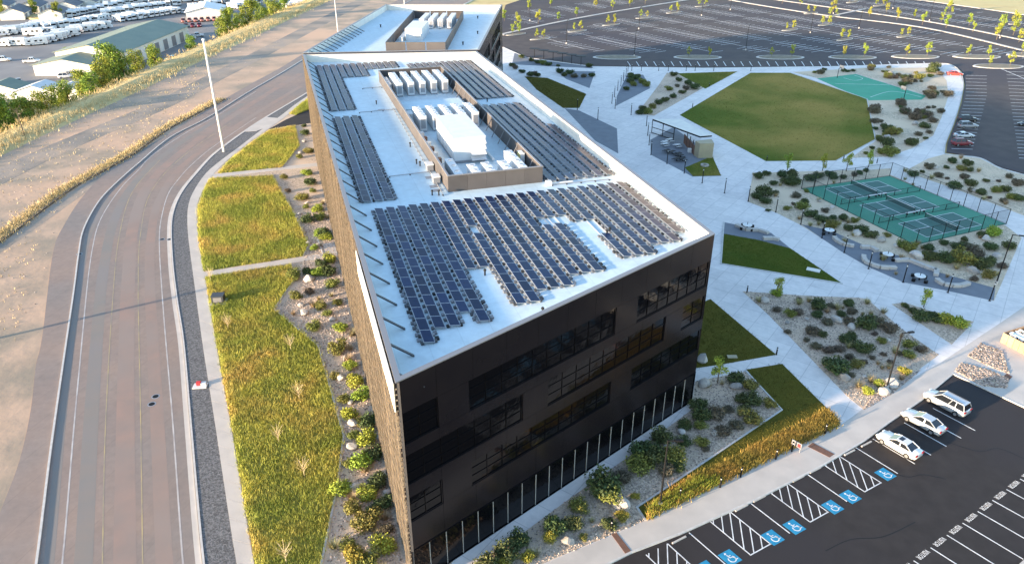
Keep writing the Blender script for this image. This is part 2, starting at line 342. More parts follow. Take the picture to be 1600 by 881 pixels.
# sidewalk cast as slabs
def slabs(name, A, B, step, z, m, parent):
    def resample(P, n):
        P = [Vector((p.x, p.y, 0)) for p in P]; L = [0]
        for a, b in zip(P, P[1:]): L.append(L[-1]+(b-a).length)
        out = []
        for i in range(n):
            s = L[-1]*i/(n-1); j = max(k for k in range(len(L)) if L[k] <= s+1e-6); j = min(j, len(P)-2)
            out.append(P[j].lerp(P[j+1], (s-L[j])/max(1e-6, L[j+1]-L[j])))
        return out
    tot = sum((b-a).length for a, b in zip(A, A[1:])); n = int(tot/step)
    a, b = resample(A, n+1), resample(B, n+1)
    for i in range(n):
        e = .006; q = [a[i].lerp(a[i+1], e), b[i].lerp(b[i+1], e), b[i].lerp(b[i+1], 1-e), a[i].lerp(a[i+1], 1-e)]
        MB().prism(q, z-.1, z+random.uniform(-.004, .004)).build('slab', m, parent)
ws = tag(MB().prism(wl+list(reversed(wr)), -.4, -.02).build('sidewalk', M_kerb), kind='structure')
slabs('slab', wl, wr, 3.0, .03, M_walk, ws)
# left landscape: gravel by the wall, meadow panels, paths
OX, OY = -8.86, 46.99
LA = R(106.85); VX, VY = math.cos(LA), math.sin(LA); UX, UY = math.sin(LA), -math.cos(LA)
def uv(u, v, z=0.0): return Vector((OX+UX*u+VX*v, OY+UY*u+VY*v, z))
gl = [uv(-.1, -14), uv(-.1, 130)]
sheet('gravel_bed', [(p.x, p.y) for p in wr[:6*16+1]]+[(uv(6, 126).x, uv(6, 126).y), (uv(6, 4).x, uv(6, 4).y), (-7.5, 45.5), (-3, 38), (8, 30), (16, 8), (8, 4)], .008, M_grav, .4, px=False)
wre = [(422, 960), (397, 881), (360, 661), (338, 540), (326, 472)]
MEAD = [
 [(340, 271), (358, 251), (392, 224), (421, 204), (461, 197), (468, 229), (441, 262)],
 [(328, 279), (426, 275), (455, 325), (483, 382), (474, 400), (318, 424), (310, 370), (309, 325), (318, 299)],
 [(321, 433), (455, 413), (458, 440), (428, 483), (497, 540), (537, 680), (527, 760), (502, 881), (480, 1010), (440, 1010), (398, 881), (361, 661), (339, 540), (327, 470)],
 [(452, 178), (476, 158), (490, 148), (492, 168), (462, 180)]]
mpol = []
for i, p in enumerate(MEAD):
    sheet('meadow', p, .02, M_mead, .3); mpol.append(ats(p, .02))
area = [abs(sum(a.x*b.y-b.x*a.y for a, b in zip(p, p[1:]+p[:1])))/2 for p in mpol]
for p, a in zip(mpol, area):
    x, y = scatter(p, int(a*30)); blades('meadow_grass', x, y, .02, .18, .62, .06, M_blade, 4, .13, .7)
sheet('driveway', [(418, 203), (447, 187), (480, 172), (500, 168), (502, 190), (463, 196), (440, 199)], .012, M_asph, .3)
sheet('driveway_apron', [(380, 206), (416, 183), (437, 185), (420, 198), (400, 205)], .01, M_walk, .3)
for pts in ([(332, 277), (333, 272.5), (495, 254.5), (497, 259.5)], [(318, 432), (317, 425), (505, 396), (508, 403)]):
    sheet('garden_path', pts, .03, M_walk, .3)
sheet('door_landing', [(505, 381), (522, 379), (528, 398), (508, 402)], .034, M_walk, .3)
EDG = [[(426, 276), (455, 325), (483, 382), (474, 400)], [(458, 440), (428, 483), (497, 540), (537, 680), (527, 760), (502, 881), (480, 1010)], [(468, 229), (441, 262)], [(497, 375), (505, 398)]]
for e in EDG: kerb('edging', e, .22, -.2, .09, sm=False)

# plaza: one broad concrete sheet, beds and lawns laid on it
PLAZA = [(786, 74), (822, 90), (927, 104), (1100, 106.5), (1300, 104), (1462, 99), (1485, 101), (1500, 112), (1505, 132), (1500, 160), (1490, 192), (1478, 222), (1476, 240), (1500, 243), (1532, 247), (1562, 262), (1602, 273), (1700, 280), (1700, 460), (1720, 690), (1600, 635), (1489, 584), (1440, 624), (1387, 660.5), (1350, 688), (1282, 728), (1180, 780), (1062, 833), (987, 862), (930, 890), (760, 980), (640, 960)]
pl = ats(PLAZA)
q0 = uv(39.5, 18); q1 = uv(40, 121)
plz = tag(MB().prism(pl+[uv(1, 1), uv(1, 130), Vector((-30, 180, 0)), Vector((-6, 260, 0))], -.4, 0).build('plaza', M_conc), kind='structure')
# bottom sidewalk, lighter concrete
SWU = [(700, 960), (780, 912), (865, 874), (965, 832), (1010, 812), (1030, 801), (1250, 694), (1312, 665), (1345, 641), (1385, 614), (1470, 566), (1562, 505), (1600, 479), (1640, 450)]
SWL = [(760, 979), (930, 889), (987, 861), (1062, 832.5), (1180, 779.5), (1282, 727.5), (1350, 687.5), (1387, 660), (1440, 623.5), (1489, 583), (1600, 634), (1700, 680), (1690, 470)]
a = ats(SWU); b = ats(SWL)
swk = tag(MB().prism(a+list(reversed(b)), -.3, .006).build('front_sidewalk', M_walk), kind='structure')
kerb('kerb', [(760, 979), (930, 889.5), (987, 861.5), (1062, 833), (1180, 780), (1282, 728), (1350, 688), (1387, 660.5), (1440, 624), (1489, 583.5), (1600, 635), (1740, 700)], .2, -.4, .03, sm=False)
TURF = {'lawn_grass': mat('turf_a', (.14, .165, .03), (.21, .19, .045), .06, .9, island=.35, c3=(.30, .23, .07), scale3=.03), 'lawn_grass_deep': mat('turf_b', (.085, .13, .018), (.12, .15, .022), .2, .9, island=.35), 'lawn_grass_olive': mat('turf_c', (.15, .125, .024), (.115, .11, .02), .2, .9, island=.35)}
def bed(name, pts, m, z=.012, edge=False):
    o = sheet(name, pts, z, m, .3)
    if name == 'lawn':
        P = ats(pts, z); ar = abs(sum(a.x*b.y-b.x*a.y for a, b in zip(P, P[1:]+P[:1])))/2
        x, y = scatter(P, int(min(9000, ar*(14 if ar < 900 else 2.2)))); blades('turf', x, y, z, .03, .10 if ar < 900 else .16, .10, TURF[m.name], 4, .16, .9)
    if edge: kerb('edging', pts+[pts[0]], .2, -.1, .06, sm=False)
    return ats(pts, z)
FRB = [(655, 930), (700, 902), (790, 852), (900, 771), (1000, 700), (1079, 641), (1086, 596), (1164, 580), (1221, 640), (1012, 781), (996, 792), (1009, 812), (965, 831), (865, 873), (780, 911), (700, 958)]
B_front = bed('gravel_bed', FRB, M_grav)
kerb('edging', [(1165, 579), (1222, 640), (1012, 781), (995, 792), (1009, 813)], .22, -.1, .07, sm=False)
B_big = bed('gravel_bed', [(1160, 455), (1190, 457), (1262, 462), (1342, 465), (1355, 467), (1407, 512), (1467, 554), (1425, 585), (1350, 640), (1325, 620), (1200, 491)], M_grav)
B_small = bed('gravel_bed', [(1393, 475), (1413, 472), (1470, 491), (1522, 502), (1487, 538)], M_grav)
bed('lawn', [(1130, 365), (1185, 375), (1235, 388), (1315, 442), (1127, 411)], M_lawn2, .014)
kerb('edging', [(1131, 347), (1126.5, 412), (1317, 443.5)], .3, -.1, .08, sm=False)
bed('grey_paving', [(1131, 347), (1145, 350), (1205, 364), (1235, 388), (1185, 375), (1130, 365)], M_patio, .010)
bed('lawn', [(1110, 467), (1213, 554), (1128, 569), (1086, 575), (1080, 480)], M_lawn3, .012)
bed('lawn', [(1166, 577), (1222, 568), (1310, 655), (1312, 664.5), (1250, 693), (1030, 800), (1010, 811), (997.5, 792), (1013, 781.5), (1223, 640)], M_lawn3, .016)
B_court = bed('sand_bed', [(1177, 270), (1365, 265), (1392, 263), (1485, 300), (1597, 352), (1597, 370), (1553, 470), (1545, 468), (1475, 453), (1412, 441), (1355, 416), (1315, 393), (1285, 373), (1250, 351), (1212, 332), (1168, 315)], M_sand)
sheet('court_walk', [(1391, 273), (1392, 262), (1600, 338), (1640, 352), (1640, 372), (1597, 372), (1572, 353)], .022, M_conc, .2)
bed('grey_paving', [(1252, 350.5), (1297, 360), (1320, 370), (1370, 392), (1430, 405), (1465, 425), (1555, 450), (1553, 469), (1545, 468), (1475, 453), (1412, 441), (1355, 416), (1315, 393), (1285, 373)], M_patio, .017)
B_right = bed('sand_bed', [(1413, 268), (1450, 248), (1476, 241), (1531, 247.5), (1561, 263), (1601, 274), (1690, 281), (1690, 372), (1600, 337), (1500, 298)], M_sand)
B_ball = bed('sand_bed', [(1238, 113), (1350, 106.5), (1463, 106), (1479, 126), (1482, 150), (1471, 184), (1458, 212), (1425, 232), (1385, 245), (1330, 247), (1350, 232), (1368, 221), (1356, 156), (1275, 122)], M_sand)
bed('lawn', [(1173, 114), (1234, 114), (1354, 155), (1367, 218), (1305, 251), (1197, 252), (1062, 180)], M_lawn, .016)
kerb('edging', [(1235, 113.5), (1355, 155), (1368, 218), (1306, 251.5)], .25, -.1, .05, sm=False)
bed('lawn', [(1058, 115), (1152, 112), (1102, 139)], M_lawn, .016)
B_g = bed('planting_bed', [(1042, 114), (1058, 115), (1100, 137), (1022, 181), (996, 177), (1030, 132)], M_grav)
B_h = bed('planting_bed', [(980, 117), (1005, 117), (1016, 138), (962, 166), (964, 150)], M_patio)
B_i = bed('planting_bed', [(804, 83), (830, 92), (927, 105), (925, 107), (800, 101)], M_patio)
B_i2 = bed('planting_bed', [(868, 111), (930, 112), (921, 138), (885, 124)], M_patio)
bed('lawn', [(820, 120), (855, 122), (916, 147), (905, 169), (880, 169), (838, 140)], M_lawn3, .014)
bed('grey_paving', [(882, 169.5), (905, 173), (964, 201), (966, 240), (930, 220)], M_patio, .013)
PATIO = [(1016, 219), (1052, 199), (1112, 242), (1127, 275), (1082, 276), (1017, 242)]
bed('grey_paving', PATIO, M_patio, .012)
bed('lawn', [(1070, 262), (1113, 244), (1126.5, 274.5), (1083, 275.5)], M_lawn, .018)
# courts
court = sheet('pickleball_court', [(1252, 295), (1390, 275), (1572, 350), (1430, 383)], .03, M_teal, .2)
bcourt = sheet('basketball_court', [(1277, 123), (1337, 116), (1447, 150), (1440, 156), (1358, 157), (1310, 138)], .03, M_tealb, .2)
# parking lots
lot = tag(MB().prism(ats([(700, 1010), (760, 980), (930, 890.5), (987, 862.5), (1062, 834), (1180, 781), (1282, 729), (1350, 689), (1387, 661.5), (1440, 625), (1489, 585), (1600, 636), (1740, 702), (2000, 830), (2000, 1150), (700, 1150)], RDZ), -.4, RDZ).build('front_parking_lot', M_asph), kind='structure')
FARLOT = [(785, 73), (822, 89), (927, 103), (1100, 105.5), (1300, 103), (1463, 98), (1487, 100), (1503, 111), (1508, 132), (1503, 160), (1493, 192), (1481, 222), (1479, 238), (1500, 241), (1534, 246), (1564, 261), (1604, 272), (1705, 279), (1860, 300), (1860, 60), (1600, 24), (1425, -2), (1300, -16), (1000, -24), (850, -12), (790, 8), (783, 30)]
flot = tag(MB().prism(ats(FARLOT, RDZ), -.4, RDZ).build('far_parking_lot', M_lot), kind='structure')
kerb('kerb', [(786, 74), (822, 90), (927, 104), (1100, 106.5), (1300, 104), (1462, 99)], .35, -.4, .04, sm=False)
kerb('kerb', [(1462, 99), (1485, 101), (1500, 112), (1505, 132), (1500, 160), (1490, 192), (1478, 222), (1476, 240), (1500, 243), (1532, 247), (1562, 262), (1602, 273), (1700, 280)], .25, -.4, .05)
# ------------------------------------------------------------------ main office building
ZC, ZR = 22.4, 20.7
def facade(bld, p0, p1, rows, spans, ground=None, clad=M_clad, panel=3.72):
    """one wall from p0 to p1 (outward on the right hand): rows = [(z0,z1)], spans = per row window [(s0,s1)]; cladding panels fill the rest"""
    p0, p1 = Vector((p0[0], p0[1], 0)), Vector((p1[0], p1[1], 0)); L = (p1-p0).length; e = (p1-p0)/L; n = Vector((e.y, -e.x, 0)); ang = math.atan2(e.y, e.x)
    def pt(s, z, o=0.0): return p0+e*s+n*o+Vector((0, 0, z))
    def slab(s0, s1, z0, z1, o0, o1): return MB().add([pt(s, z, o) for o in (o0, o1) for s, z in ((s0, z0), (s1, z0), (s1, z1), (s0, z1))], [(0, 3, 2, 1), (4, 5, 6, 7), (0, 1, 5, 4), (1, 2, 6, 5), (2, 3, 7, 6), (3, 0, 4, 7)])
    def panels(s0, s1, z0, z1):
        k = max(1, round((s1-s0)/panel)); d = (s1-s0)/k
        for i in range(k): slab(s0+i*d+.012, s0+(i+1)*d-.012, z0+.012, z1-.012, -.25, random.uniform(-.006, .006)).build('cladding_panel', clad, bld)
    def window(s0, s1, z0, z1, k, dark=M_mull, hb=(.36, .68), out=-.12, mm=None):
        f = MB(); 
        for a, b_, c, d in ((s0, s1, z0, z0+.1), (s0, s1, z1-.1, z1), (s0, s0+.1, z0+.1, z1-.1), (s1-.1, s1, z0+.1, z1-.1)):
            q = slab(a, b_, c, d, -.25, out+.05); f.add(q.v, q.f)
        wdw = f.build('window', dark, bld)
        d = (s1-s0-.2)/k
        for i in range(k):
            a = s0+.1+i*d; t = random.uniform(-.006, .006)
            MB().add([pt(a+.02, z0+.1, out-.04+t), pt(a+d-.02, z0+.1, out-.04-t), pt(a+d-.02, z1-.1, out-.04-t*.5), pt(a+.02, z1-.1, out-.04+t*1.5)], [(0, 1, 2, 3)]).build('pane', M_glass, wdw)
            if i: slab(a-.022, a+.022, z0+.1, z1-.1, -.2, out+.03).build('mullion', mm or dark, wdw)
        for h in hb: slab(s0+.1, s1-.1, z0+(z1-z0)*h-.03, z0+(z1-z0)*h+.03, -.2, out+.02).build('transom', dark, wdw)
    zlast = 0.0
    if ground:
        window(.05, L-.05, 0.02, ground, max(1, int(L/1.85)), M_mull, (), .02, M_mullL); zlast = ground
    for (z0, z1), sp in zip(rows, spans):
        panels(0, L, zlast, z0)
        s = 0.0
        for a, b_ in sp:
            if a-s > .3: panels(s, a, z0, z1)
            window(a, b_, z0, z1, max(1, round((b_-a)/1.86))); s = b_
        if L-s > .3: panels(s, L, z0, z1)
        zlast = z1
    panels(0, L, zlast, ZC-.12)
def parapet(bld, poly, m_in, h=ZC, wd=.45):
    n = len(poly); C = Vector((sum(p.x for p in poly)/n, sum(p.y for p in poly)/n, 0))
    P = [Vector((p.x, p.y, 0)) for p in poly]; I = []
    for i in range(n):
        a, b_, c = P[i-1], P[i], P[(i+1) % n]; d1 = (b_-a).normalized(); d2 = (c-b_).normalized(); n1 = Vector((-d1.y, d1.x, 0)); n2 = Vector((-d2.y, d2.x, 0))
        I.append(b_+(n1+n2)*(wd/(1+n1.dot(n2))))
    for i in range(n):
        j = (i+1) % n
        q = [P[i]+(I[i]-P[i])*.6, P[j]+(I[j]-P[j])*.6, I[j], I[i]]
        MB().prism(q, ZR-.3, h-.12).build('parapet', m_in, bld)
        MB().prism([P[i]+(P[i]-I[i])*.06, P[j]+(P[j]-I[j])*.06, I[j]+(I[j]-P[j])*.05, I[i]+(I[i]-P[i])*.05], h-.1, h).build('coping', M_cope, bld)
    return I
roofpoly = [uv(0, 0), uv(37.42, 17.27), uv(37.6, 121), uv(0, 128.7)]
office = thing('office_building', 'long dark office block with solar panels covering its white flat roof', 'building', uv(0, 0))
office.location = (0, 0, 0)
ins = [uv(.3, .5), uv(37.1, 17.4), uv(37.2, 120.6), uv(.3, 128.2)]
MB().prism(ins, -.3, ZR-.4).build('wall', M_clad, office)
I = parapet(office, roofpoly, M_cream)
MB().prism(I, ZR-.39, ZR).build('roof', M_roof, office)
ROWS = [(7.6, 10.4), (11.8, 14.9), (16.05, 19.2)]
fp0, fp1 = roofpoly[0], roofpoly[1]
facade(office, fp0, fp1, ROWS, [[(0.2, 3.8), (7, 25.6), (28.9, 41)], [(.2, 13.2), (16.4, 34), (37, 41)], [(.2, 3.8), (7, 25.6), (28.9, 41)]], 4.3)
facade(office, roofpoly[1], roofpoly[2], ROWS, [[(2, 30), (36, 64), (70, 100)], [(6, 46), (52, 98)], [(2, 30), (36, 64), (70, 100)]], 4.3, panel=7.4)
facade(office, roofpoly[2], roofpoly[3], ROWS, [[(4, 16), (20, 34)], [(4, 30)], [(4, 16), (20, 34)]], 4.3, panel=7.6)
# west wall: timber-toned horizontal louvres with window bands behind, cream band at the near top
def west(s0, s1, z0, z1, o0, o1): # s along v, outward is -u
    return MB().add([uv(-o, s, z) for o in (o0, o1) for s, z in ((s0, z0), (s1, z0), (s1, z1), (s0, z1))], [(0, 3, 2, 1), (4, 5, 6, 7), (0, 1, 5, 4), (1, 2, 6, 5), (2, 3, 7, 6), (3, 0, 4, 7)])
west(0.02, 128.6, -.2, ZC-.13, -.28, -.06).build('west_wall', M_screen, office)
for zz0, zz1 in ((3.2, 5.4), (8, 10.3), (12.3, 14.7), (16.4, 18.8)):
    for k in range(20):
        west(1.5+k*6.3, 6.9+k*6.3, zz0, zz1, -.06, -.02).build('window_band', M_glass, office)
z = .35
while z < ZC-.5:
    west(.0, 128.6, z, z+random.uniform(.10, .17), -.06, random.uniform(.10, .16)).build('louvre', M_louv, office); z += .52
for k in range(52):
    west(.15+k*2.5, .27+k*2.5, .1, ZC-.2, .0, .2).build('fin', M_louv, office)
west(-.02, 24.5, 19.6, ZC-.11, .17, .26).build('cream_fascia', M_cream, office)
for k in range(46):
    v = 1.2+k*4.5
    if v > 127: break
    MB().bar(uv(.42, v, ZC-.16), uv(2.35, v, ZR+.02), .3, .12).build('brace', M_brace, office)
# rooftop equipment screen
SU0, SU1, SV0, SV1, SH = 13.4, 26.2, 41.9, 105.4, 2.15
def rbox(u0, u1, v0, v1, z0, z1): return MB().prism([uv(u0, v0), uv(u1, v0), uv(u1, v1), uv(u0, v1)], z0, z1)
for a in ((SU0, SU1, SV0, SV0+.18), (SU0, SU1, SV1-.18, SV1)):
    k = 5
    for i in range(k): d = (a[1]-a[0])/k; rbox(a[0]+i*d+.01, a[0]+(i+1)*d-.01, a[2], a[3], ZR, ZR+SH).build('screen_panel', M_screen, office)
for u0, u1 in ((SU0, SU0+.18), (SU1-.18, SU1)):
    k = 18; d = (SV1-SV0-.4)/k
    for i in range(k): rbox(u0, u1, SV0+.2+i*d+.01, SV0+.2+(i+1)*d-.01, ZR, ZR+SH).build('screen_panel', M_screen, office)
for u0, u1, v0, v1 in ((SU0-.05, SU1+.05, SV0-.05, SV0+.22), (SU0-.05, SU1+.05, SV1-.22, SV1+.05), (SU0-.05, SU0+.22, SV0+.23, SV1-.23), (SU1-.22, SU1+.05, SV0+.23, SV1-.23)):
    rbox(u0, u1, v0, v1, ZR+SH+.003, ZR+SH+.1).build('screen_cap', M_cope, office)
for i in range(17):
    for u0, u1 in ((SU0+.25, SU0+1.2), (SU1-.25, SU1-1.2)): MB().bar(uv(u0, SV0+3.5+i*3.5, ZR+SH-.2), uv(u1, SV0+3.5+i*3.5, ZR+.05), .1).build('screen_brace', M_cope, office)
def hvac(u, v0, v1, wd, h, label, group, louvre_end=True):
    r = thing('condenser_unit', label, 'condenser', uv(u, v0, ZR), LA-math.pi/2, group); L = v1-v0
    MB().box((0, L/2, .12), (wd*.9, L-.1, .24)).build('skid', M_grey, r)
    MB().box((0, L/2, .24+(h-.24)/2), (wd, L, h-.24)).build('cabinet', M_white, r)
    MB().box((0, L/2, h+.04), (wd+.08, L+.06, .08)).build('lid', M_white, r)
    MB().box((0, -.02, h*.55), (wd*.7, .06, h*.62)).build('louvre_panel', M_grey, r)
    k = max(2, int(L/1.6))
    for i in range(k):
        c = MB().tube((0, (i+.5)*L/k, h+.08), (0, (i+.5)*L/k, h+.2), wd*.36, wd*.33, 14).build('fan', M_offw, r)
        MB().tube((0, (i+.5)*L/k, h+.195), (0, (i+.5)*L/k, h+.205), wd*.27, wd*.27, 12).build('fan_grille', M_grey, c)
    return r
for i in range(5): hvac(15.45+i*2.15, 92, 101.4, 1.15, 2.45, 'long white condenser in the row of five at the far end of the enclosure', 'condenser row at the far end of the enclosure')
hvac(14.1, 95, 101, .6, 1.7, 'narrow low white condenser beside the far row of five in the rooftop enclosure', None)
for i in range(5): hvac(15.4+i*2.14, 68.8, 75.2, 1.1, 2.45, 'long white condenser unit in the row behind the big white air handler', 'condenser row behind the air handler')
for i, (u, a, b_) in enumerate([(15.1, 43, 49.4), (17.5, 42.8, 46.4), (19.5, 42.8, 46.6), (21.8, 43, 46.6), (23.9, 43.1, 50.5)]):
    hvac(u, a, b_, 1.05, 1.85, 'white condenser unit in the row just inside the brown near screen wall' if 0 < i < 4 else ('longer white condenser at the left end inside the near screen wall' if i == 0 else 'longer white condenser standing by the yellow panel inside the near screen wall'), 'condenser row by the near screen wall' if 0 < i < 4 else None)
ahu = thing('air_handler', 'big white air handling unit with stacked intake hoods on the roof', 'air handler', uv(16.6, 52.4, ZR), LA-math.pi/2)
MB().box((2.3, 6, .2), (4.5, 11.9, .4)).build('base', M_grey, ahu)
MB().box((2.3, 6, 2.0), (4.6, 12, 3.2)).build('cabinet', M_white, ahu)
MB().box((2.3, 6, 3.66), (4.75, 12.2, .12)).build('lid', M_white, ahu)
for i in range(4):
    zt = 3.3-i*.78
    MB().add([(2.4, -.0, zt), (4.55, -.0, zt), (4.55, -.9, zt-.35), (2.4, -.9, zt-.35), (2.4, 0, zt-.08), (4.55, 0, zt-.08), (4.55, -.9, zt-.43), (2.4, -.9, zt-.43)], [(0, 1, 2, 3), (7, 6, 5, 4), (0, 4, 5, 1), (1, 5, 6, 2), (2, 6, 7, 3), (3, 7, 4, 0)]).build('intake_hood', M_white, ahu)
for i in range(5): MB().box((-.02, 1.4+i*2.3, 1.9), (.06, 1.9, 2.6)).build('access_door', M_offw, ahu)
MB().tube((5.6, -.5, .35), (5.6, 14, .35), .2, .2, 10).build('duct_pipe', M_offw, ahu)
pump = thing('pipe_manifold', 'cluster of pale pipes and valves along the left inside of the rooftop enclosure', 'pipework', uv(14.3, 52, ZR), LA-math.pi/2)
for i in range(6): MB().tube((0, i*2.6, .3), (1.0, i*2.6, .3), .12).build('branch_pipe', M_offw, pump); MB().box((.2, i*2.6+1, .45), (.7, .9, .9)).build('valve_box', M_offw if i % 2 else M_rust, pump)
MB().tube((-.2, 0, .25), (-.2, 15.5, .25), .16).build('header_pipe', M_offw, pump)
fb = thing('duct_bank', 'white boxed ducting between the two condenser rows inside the rooftop enclosure', 'duct', uv(14.2, 78, ZR), LA-math.pi/2)
MB().box((5.4, 4, .55), (10.6, 5.2, .9)).build('duct_box', M_roof, fb); MB().box((.4, -.6, .5), (1, 2.2, 1)).build('plenum', M_offw, fb)
MB().box((10.6, -3, .9), (1.0, 4.5, 1.7)).build('riser', M_white, fb); MB().box((9.2, -1.2, .8), (.9, 1.2, 1.5)).build('riser_fan', M_grey, fb)
yp = thing('electrical_cabinet', 'tall cabinet with a yellow door by the right wall of the rooftop enclosure', 'cabinet', uv(25.5, 49.3, ZR), LA-math.pi/2)
MB().box((0, 0, .95), (.6, 1.6, 1.9)).build('body', M_offw, yp); MB().box((-.32, 0, .95), (.04, 1.4, 1.7)).build('door', mat('yellow_door', (.62, .52, .18), rough=.6), yp)
for i, (u, v) in enumerate([(12.75, 50.9), (12.6, 45.9)]):
    r = thing('roof_hatch', ['small white box beside the rooftop enclosure, the one farther from the front edge', 'small white box beside the rooftop enclosure, the one near its brown corner'][i], 'roof hatch', uv(u, v, ZR), LA-math.pi/2)
    MB().box((0, 0, .45), (.85, 1.3, .9)).build('curb', M_grey, r); MB().box((0, 0, .96), (1.0, 1.45, .12)).build('lid', M_white, r)
for u, v in ((11.5, 54), (11.8, 53), (10.5, 88), (12, 62), (11.2, 41.5), (12.0, 41.2), (28.2, 24.2), (27.6, 23.6), (15, 9.2), (30, 84), (11.9, 18.2)):
    r = thing('roof_vent', 'small dark vent pipe standing on the white roof membrane', 'roof vent', uv(u, v, ZR), 0, 'vent pipes on the main roof')
    MB().tube((0, 0, 0), (0, 0, .55), .09).build('pipe', M_dk, r); MB().tube((0, 0, .55), (0, 0, .7), .17, .12).build('cap', M_dk, r)
r = thing('roof_outlet_box', 'white junction box with a short pipe beside the front brown screen corner', 'junction box', uv(26.6, 40.6, ZR), LA-math.pi/2)
MB().box((0, 0, .3), (.7, .7, .6)).build('box', M_white, r); MB().tube((.3, 0, .2), (3.4, 0, .2), .1).build('conduit', M_offw, r)

# ------------------------------------------------------------------ solar arrays
PU, PV, PW, PLN, TILT = 1.38, 2.1, 1.0, 2.06, R(7)
pvm = MB().box((0, 0, 0), (PW, PLN, .035)).mesh('panel', M_pvf)
pvc = MB().box((0, 0, .012), (PW-.09, PLN-.09, .03)).mesh('cell_face', M_pv)
def array(label, cells, u0, v0, pu=PU):
    r = thing('solar_array', label, 'solar array', uv(u0, v0, ZR), LA-math.pi/2)
    bl = MB(); S = set(cells)
    for c, k in cells:
        x, y = c*pu+PW/2, -(k+.5)*PV
        o = obj('solar_panel', pvm, r, (x, y, .27)); o.rotation_euler = (0, TILT, 0)
        obj('cell_face', pvc, o)
        for dx in ((-.62, .62) if (c+1, k) not in S else (-.62,)):
            for dy in (-.75, .35): bl.box((x+dx, y+dy+random.uniform(-.08, .08), .12), (.22, .36, .18), random.uniform(-.1, .1))
        if (c-1, k) not in S: bl.box((x-.78, y-.2, .1), (.34, .42, .16)); bl.box((x-.78, y+.7, .1), (.34, .42, .16))
        if (c+1, k) not in S: bl.box((x+.82, y-.3, .1), (.34, .5, .16)); bl.box((x+.82, y+.6, .1), (.34, .42, .16))
    o = bl.build('ballast_blocks', M_ball, r, fix=False); o['kind'] = 'stuff'
    rail = MB()
    for c in sorted({c for c, k in cells}):
        ks = [k for cc, k in cells if cc == c]
        for x in (c*pu+.06, c*pu+PW-.06): rail.box((x, -(min(ks)+max(ks)+1)/2*PV, .05), (.05, (max(ks)-min(ks)+1)*PV, .06))
    rail.build('rails', M_pvf, r, fix=False)
    return r
E_ = {0: 15, 1: 14, 2: 14, 3: 13, 4: 14, 5: 9, 6: 9, 7: 13, 8: 13, 9: 12, 10: 12, 11: 12, 12: 11, 13: 11, 14: 11, 15: 4, 16: 5, 17: 10, 18: 10, 19: 10, 20: 9, 21: 9, 22: 9, 23: 8}
cells = [(c, k) for c in range(24) for k in range(E_[c]) if not ((c in (13, 14) and k == 4) or (c == 17 and 5 <= k < 7) or (c == 7 and k == 4))]
array('largest solar array, between the brown screen wall and the slanted front roof edge', cells, 3.45, 38.5)
array('narrow solar array of three columns along the left parapet, beside the middle of the enclosure', [(c, k) for c in range(3) for k in range(19)], 2.45, 81, 1.42)
array('l-shaped solar array at the back left corner of the main roof', [(c, k) for c in range(3) for k in range(18)]+[(c, k) for c in range(3, 7) for k in range(6)]+[(c, k) for c in range(7, 12) for k in range(3)], 2.4, 123, 1.42)
array('solar array at the back right, wrapping behind the equipment enclosure', [(c, k) for c in range(0, 5) for k in range(2)]+[(c, k) for c in range(5, 10) for k in range(16)], 21.7, 119.4, 1.4)
array('solar array right of the equipment enclosure and behind the front array', [(c, k) for c in range(6) for k in range(19)]+[(6, k) for k in range(7, 19)], 26.95, 81.3, 1.38)

# ------------------------------------------------------------------ second building behind
fb2 = [Vector((-46.6, 171.6, 0)), Vector((-7.4, 175.2, 0)), Vector((-3.0, 246, 0)), Vector((-39.2, 246.5, 0))]
b2 = thing('office_building', 'second dark office block with an empty white roof behind the main building', 'building')
MB().prism([p+Vector((.3 if i in (0, 3) else -.3, .3 if i < 2 else -.3, 0)) for i, p in enumerate(fb2)], -.3, ZR-.4).build('wall', M_clad, b2)
I2 = parapet(b2, fb2, M_cream); MB().prism(I2, ZR-.39, ZR).build('roof', M_roof, b2)
facade(b2, fb2[0], fb2[1], ROWS, [[(4, 34)], [(4, 34)], [(4, 34)]], 4.3, panel=7)
facade(b2, fb2[1], fb2[2], ROWS, [[(2, 26), (32, 60)], [(6, 40), (44, 62)], [(2, 26), (32, 60)]], 4.3, panel=7)
facade(b2, fb2[2], fb2[3], ROWS, [[(4, 30)], [(4, 30)], [(4, 30)]], 4.3, panel=7)
facade(b2, fb2[3], fb2[0], ROWS, [[(4, 60)], [(4, 60)], [(4, 60)]], 4.3, M_louv, panel=7)
ex = Vector((.999, .01, 0)); ey = Vector((.09, .996, 0))
for k in range(14):
    p = Vector((-46.3, 174.5, 0))+(fb2[3]-fb2[0]).normalized()*(k*2.6+.5)
    MB().bar(p+Vector((.5, 0, ZC-.2)), p+Vector((3.6, -.2, ZR+.03)), .26, .12).build('brace', M_brace, b2)
ss = ats([(590, 74), (687, 74), (706, 21), (640, 21)], ZR); ss = [Vector((-29.5, 181.5, 0)), Vector((-15.5, 181.5, 0)), Vector((-14.2, 230, 0)), Vector((-28.6, 230, 0))]
for i in range(4):
    a, b_ = ss[i], ss[(i+1) % 4]; d = (b_-a).normalized()*.1; k = max(3, int((b_-a).length/4))
    for j in range(k):
        p, q = a.lerp(b_, j/k)+d, a.lerp(b_, (j+1)/k)-d; MB().bar(p+Vector((0, 0, ZR+1.1)), q+Vector((0, 0, ZR+1.1)), .16, 2.2).build('screen_panel', M_screen, b2)
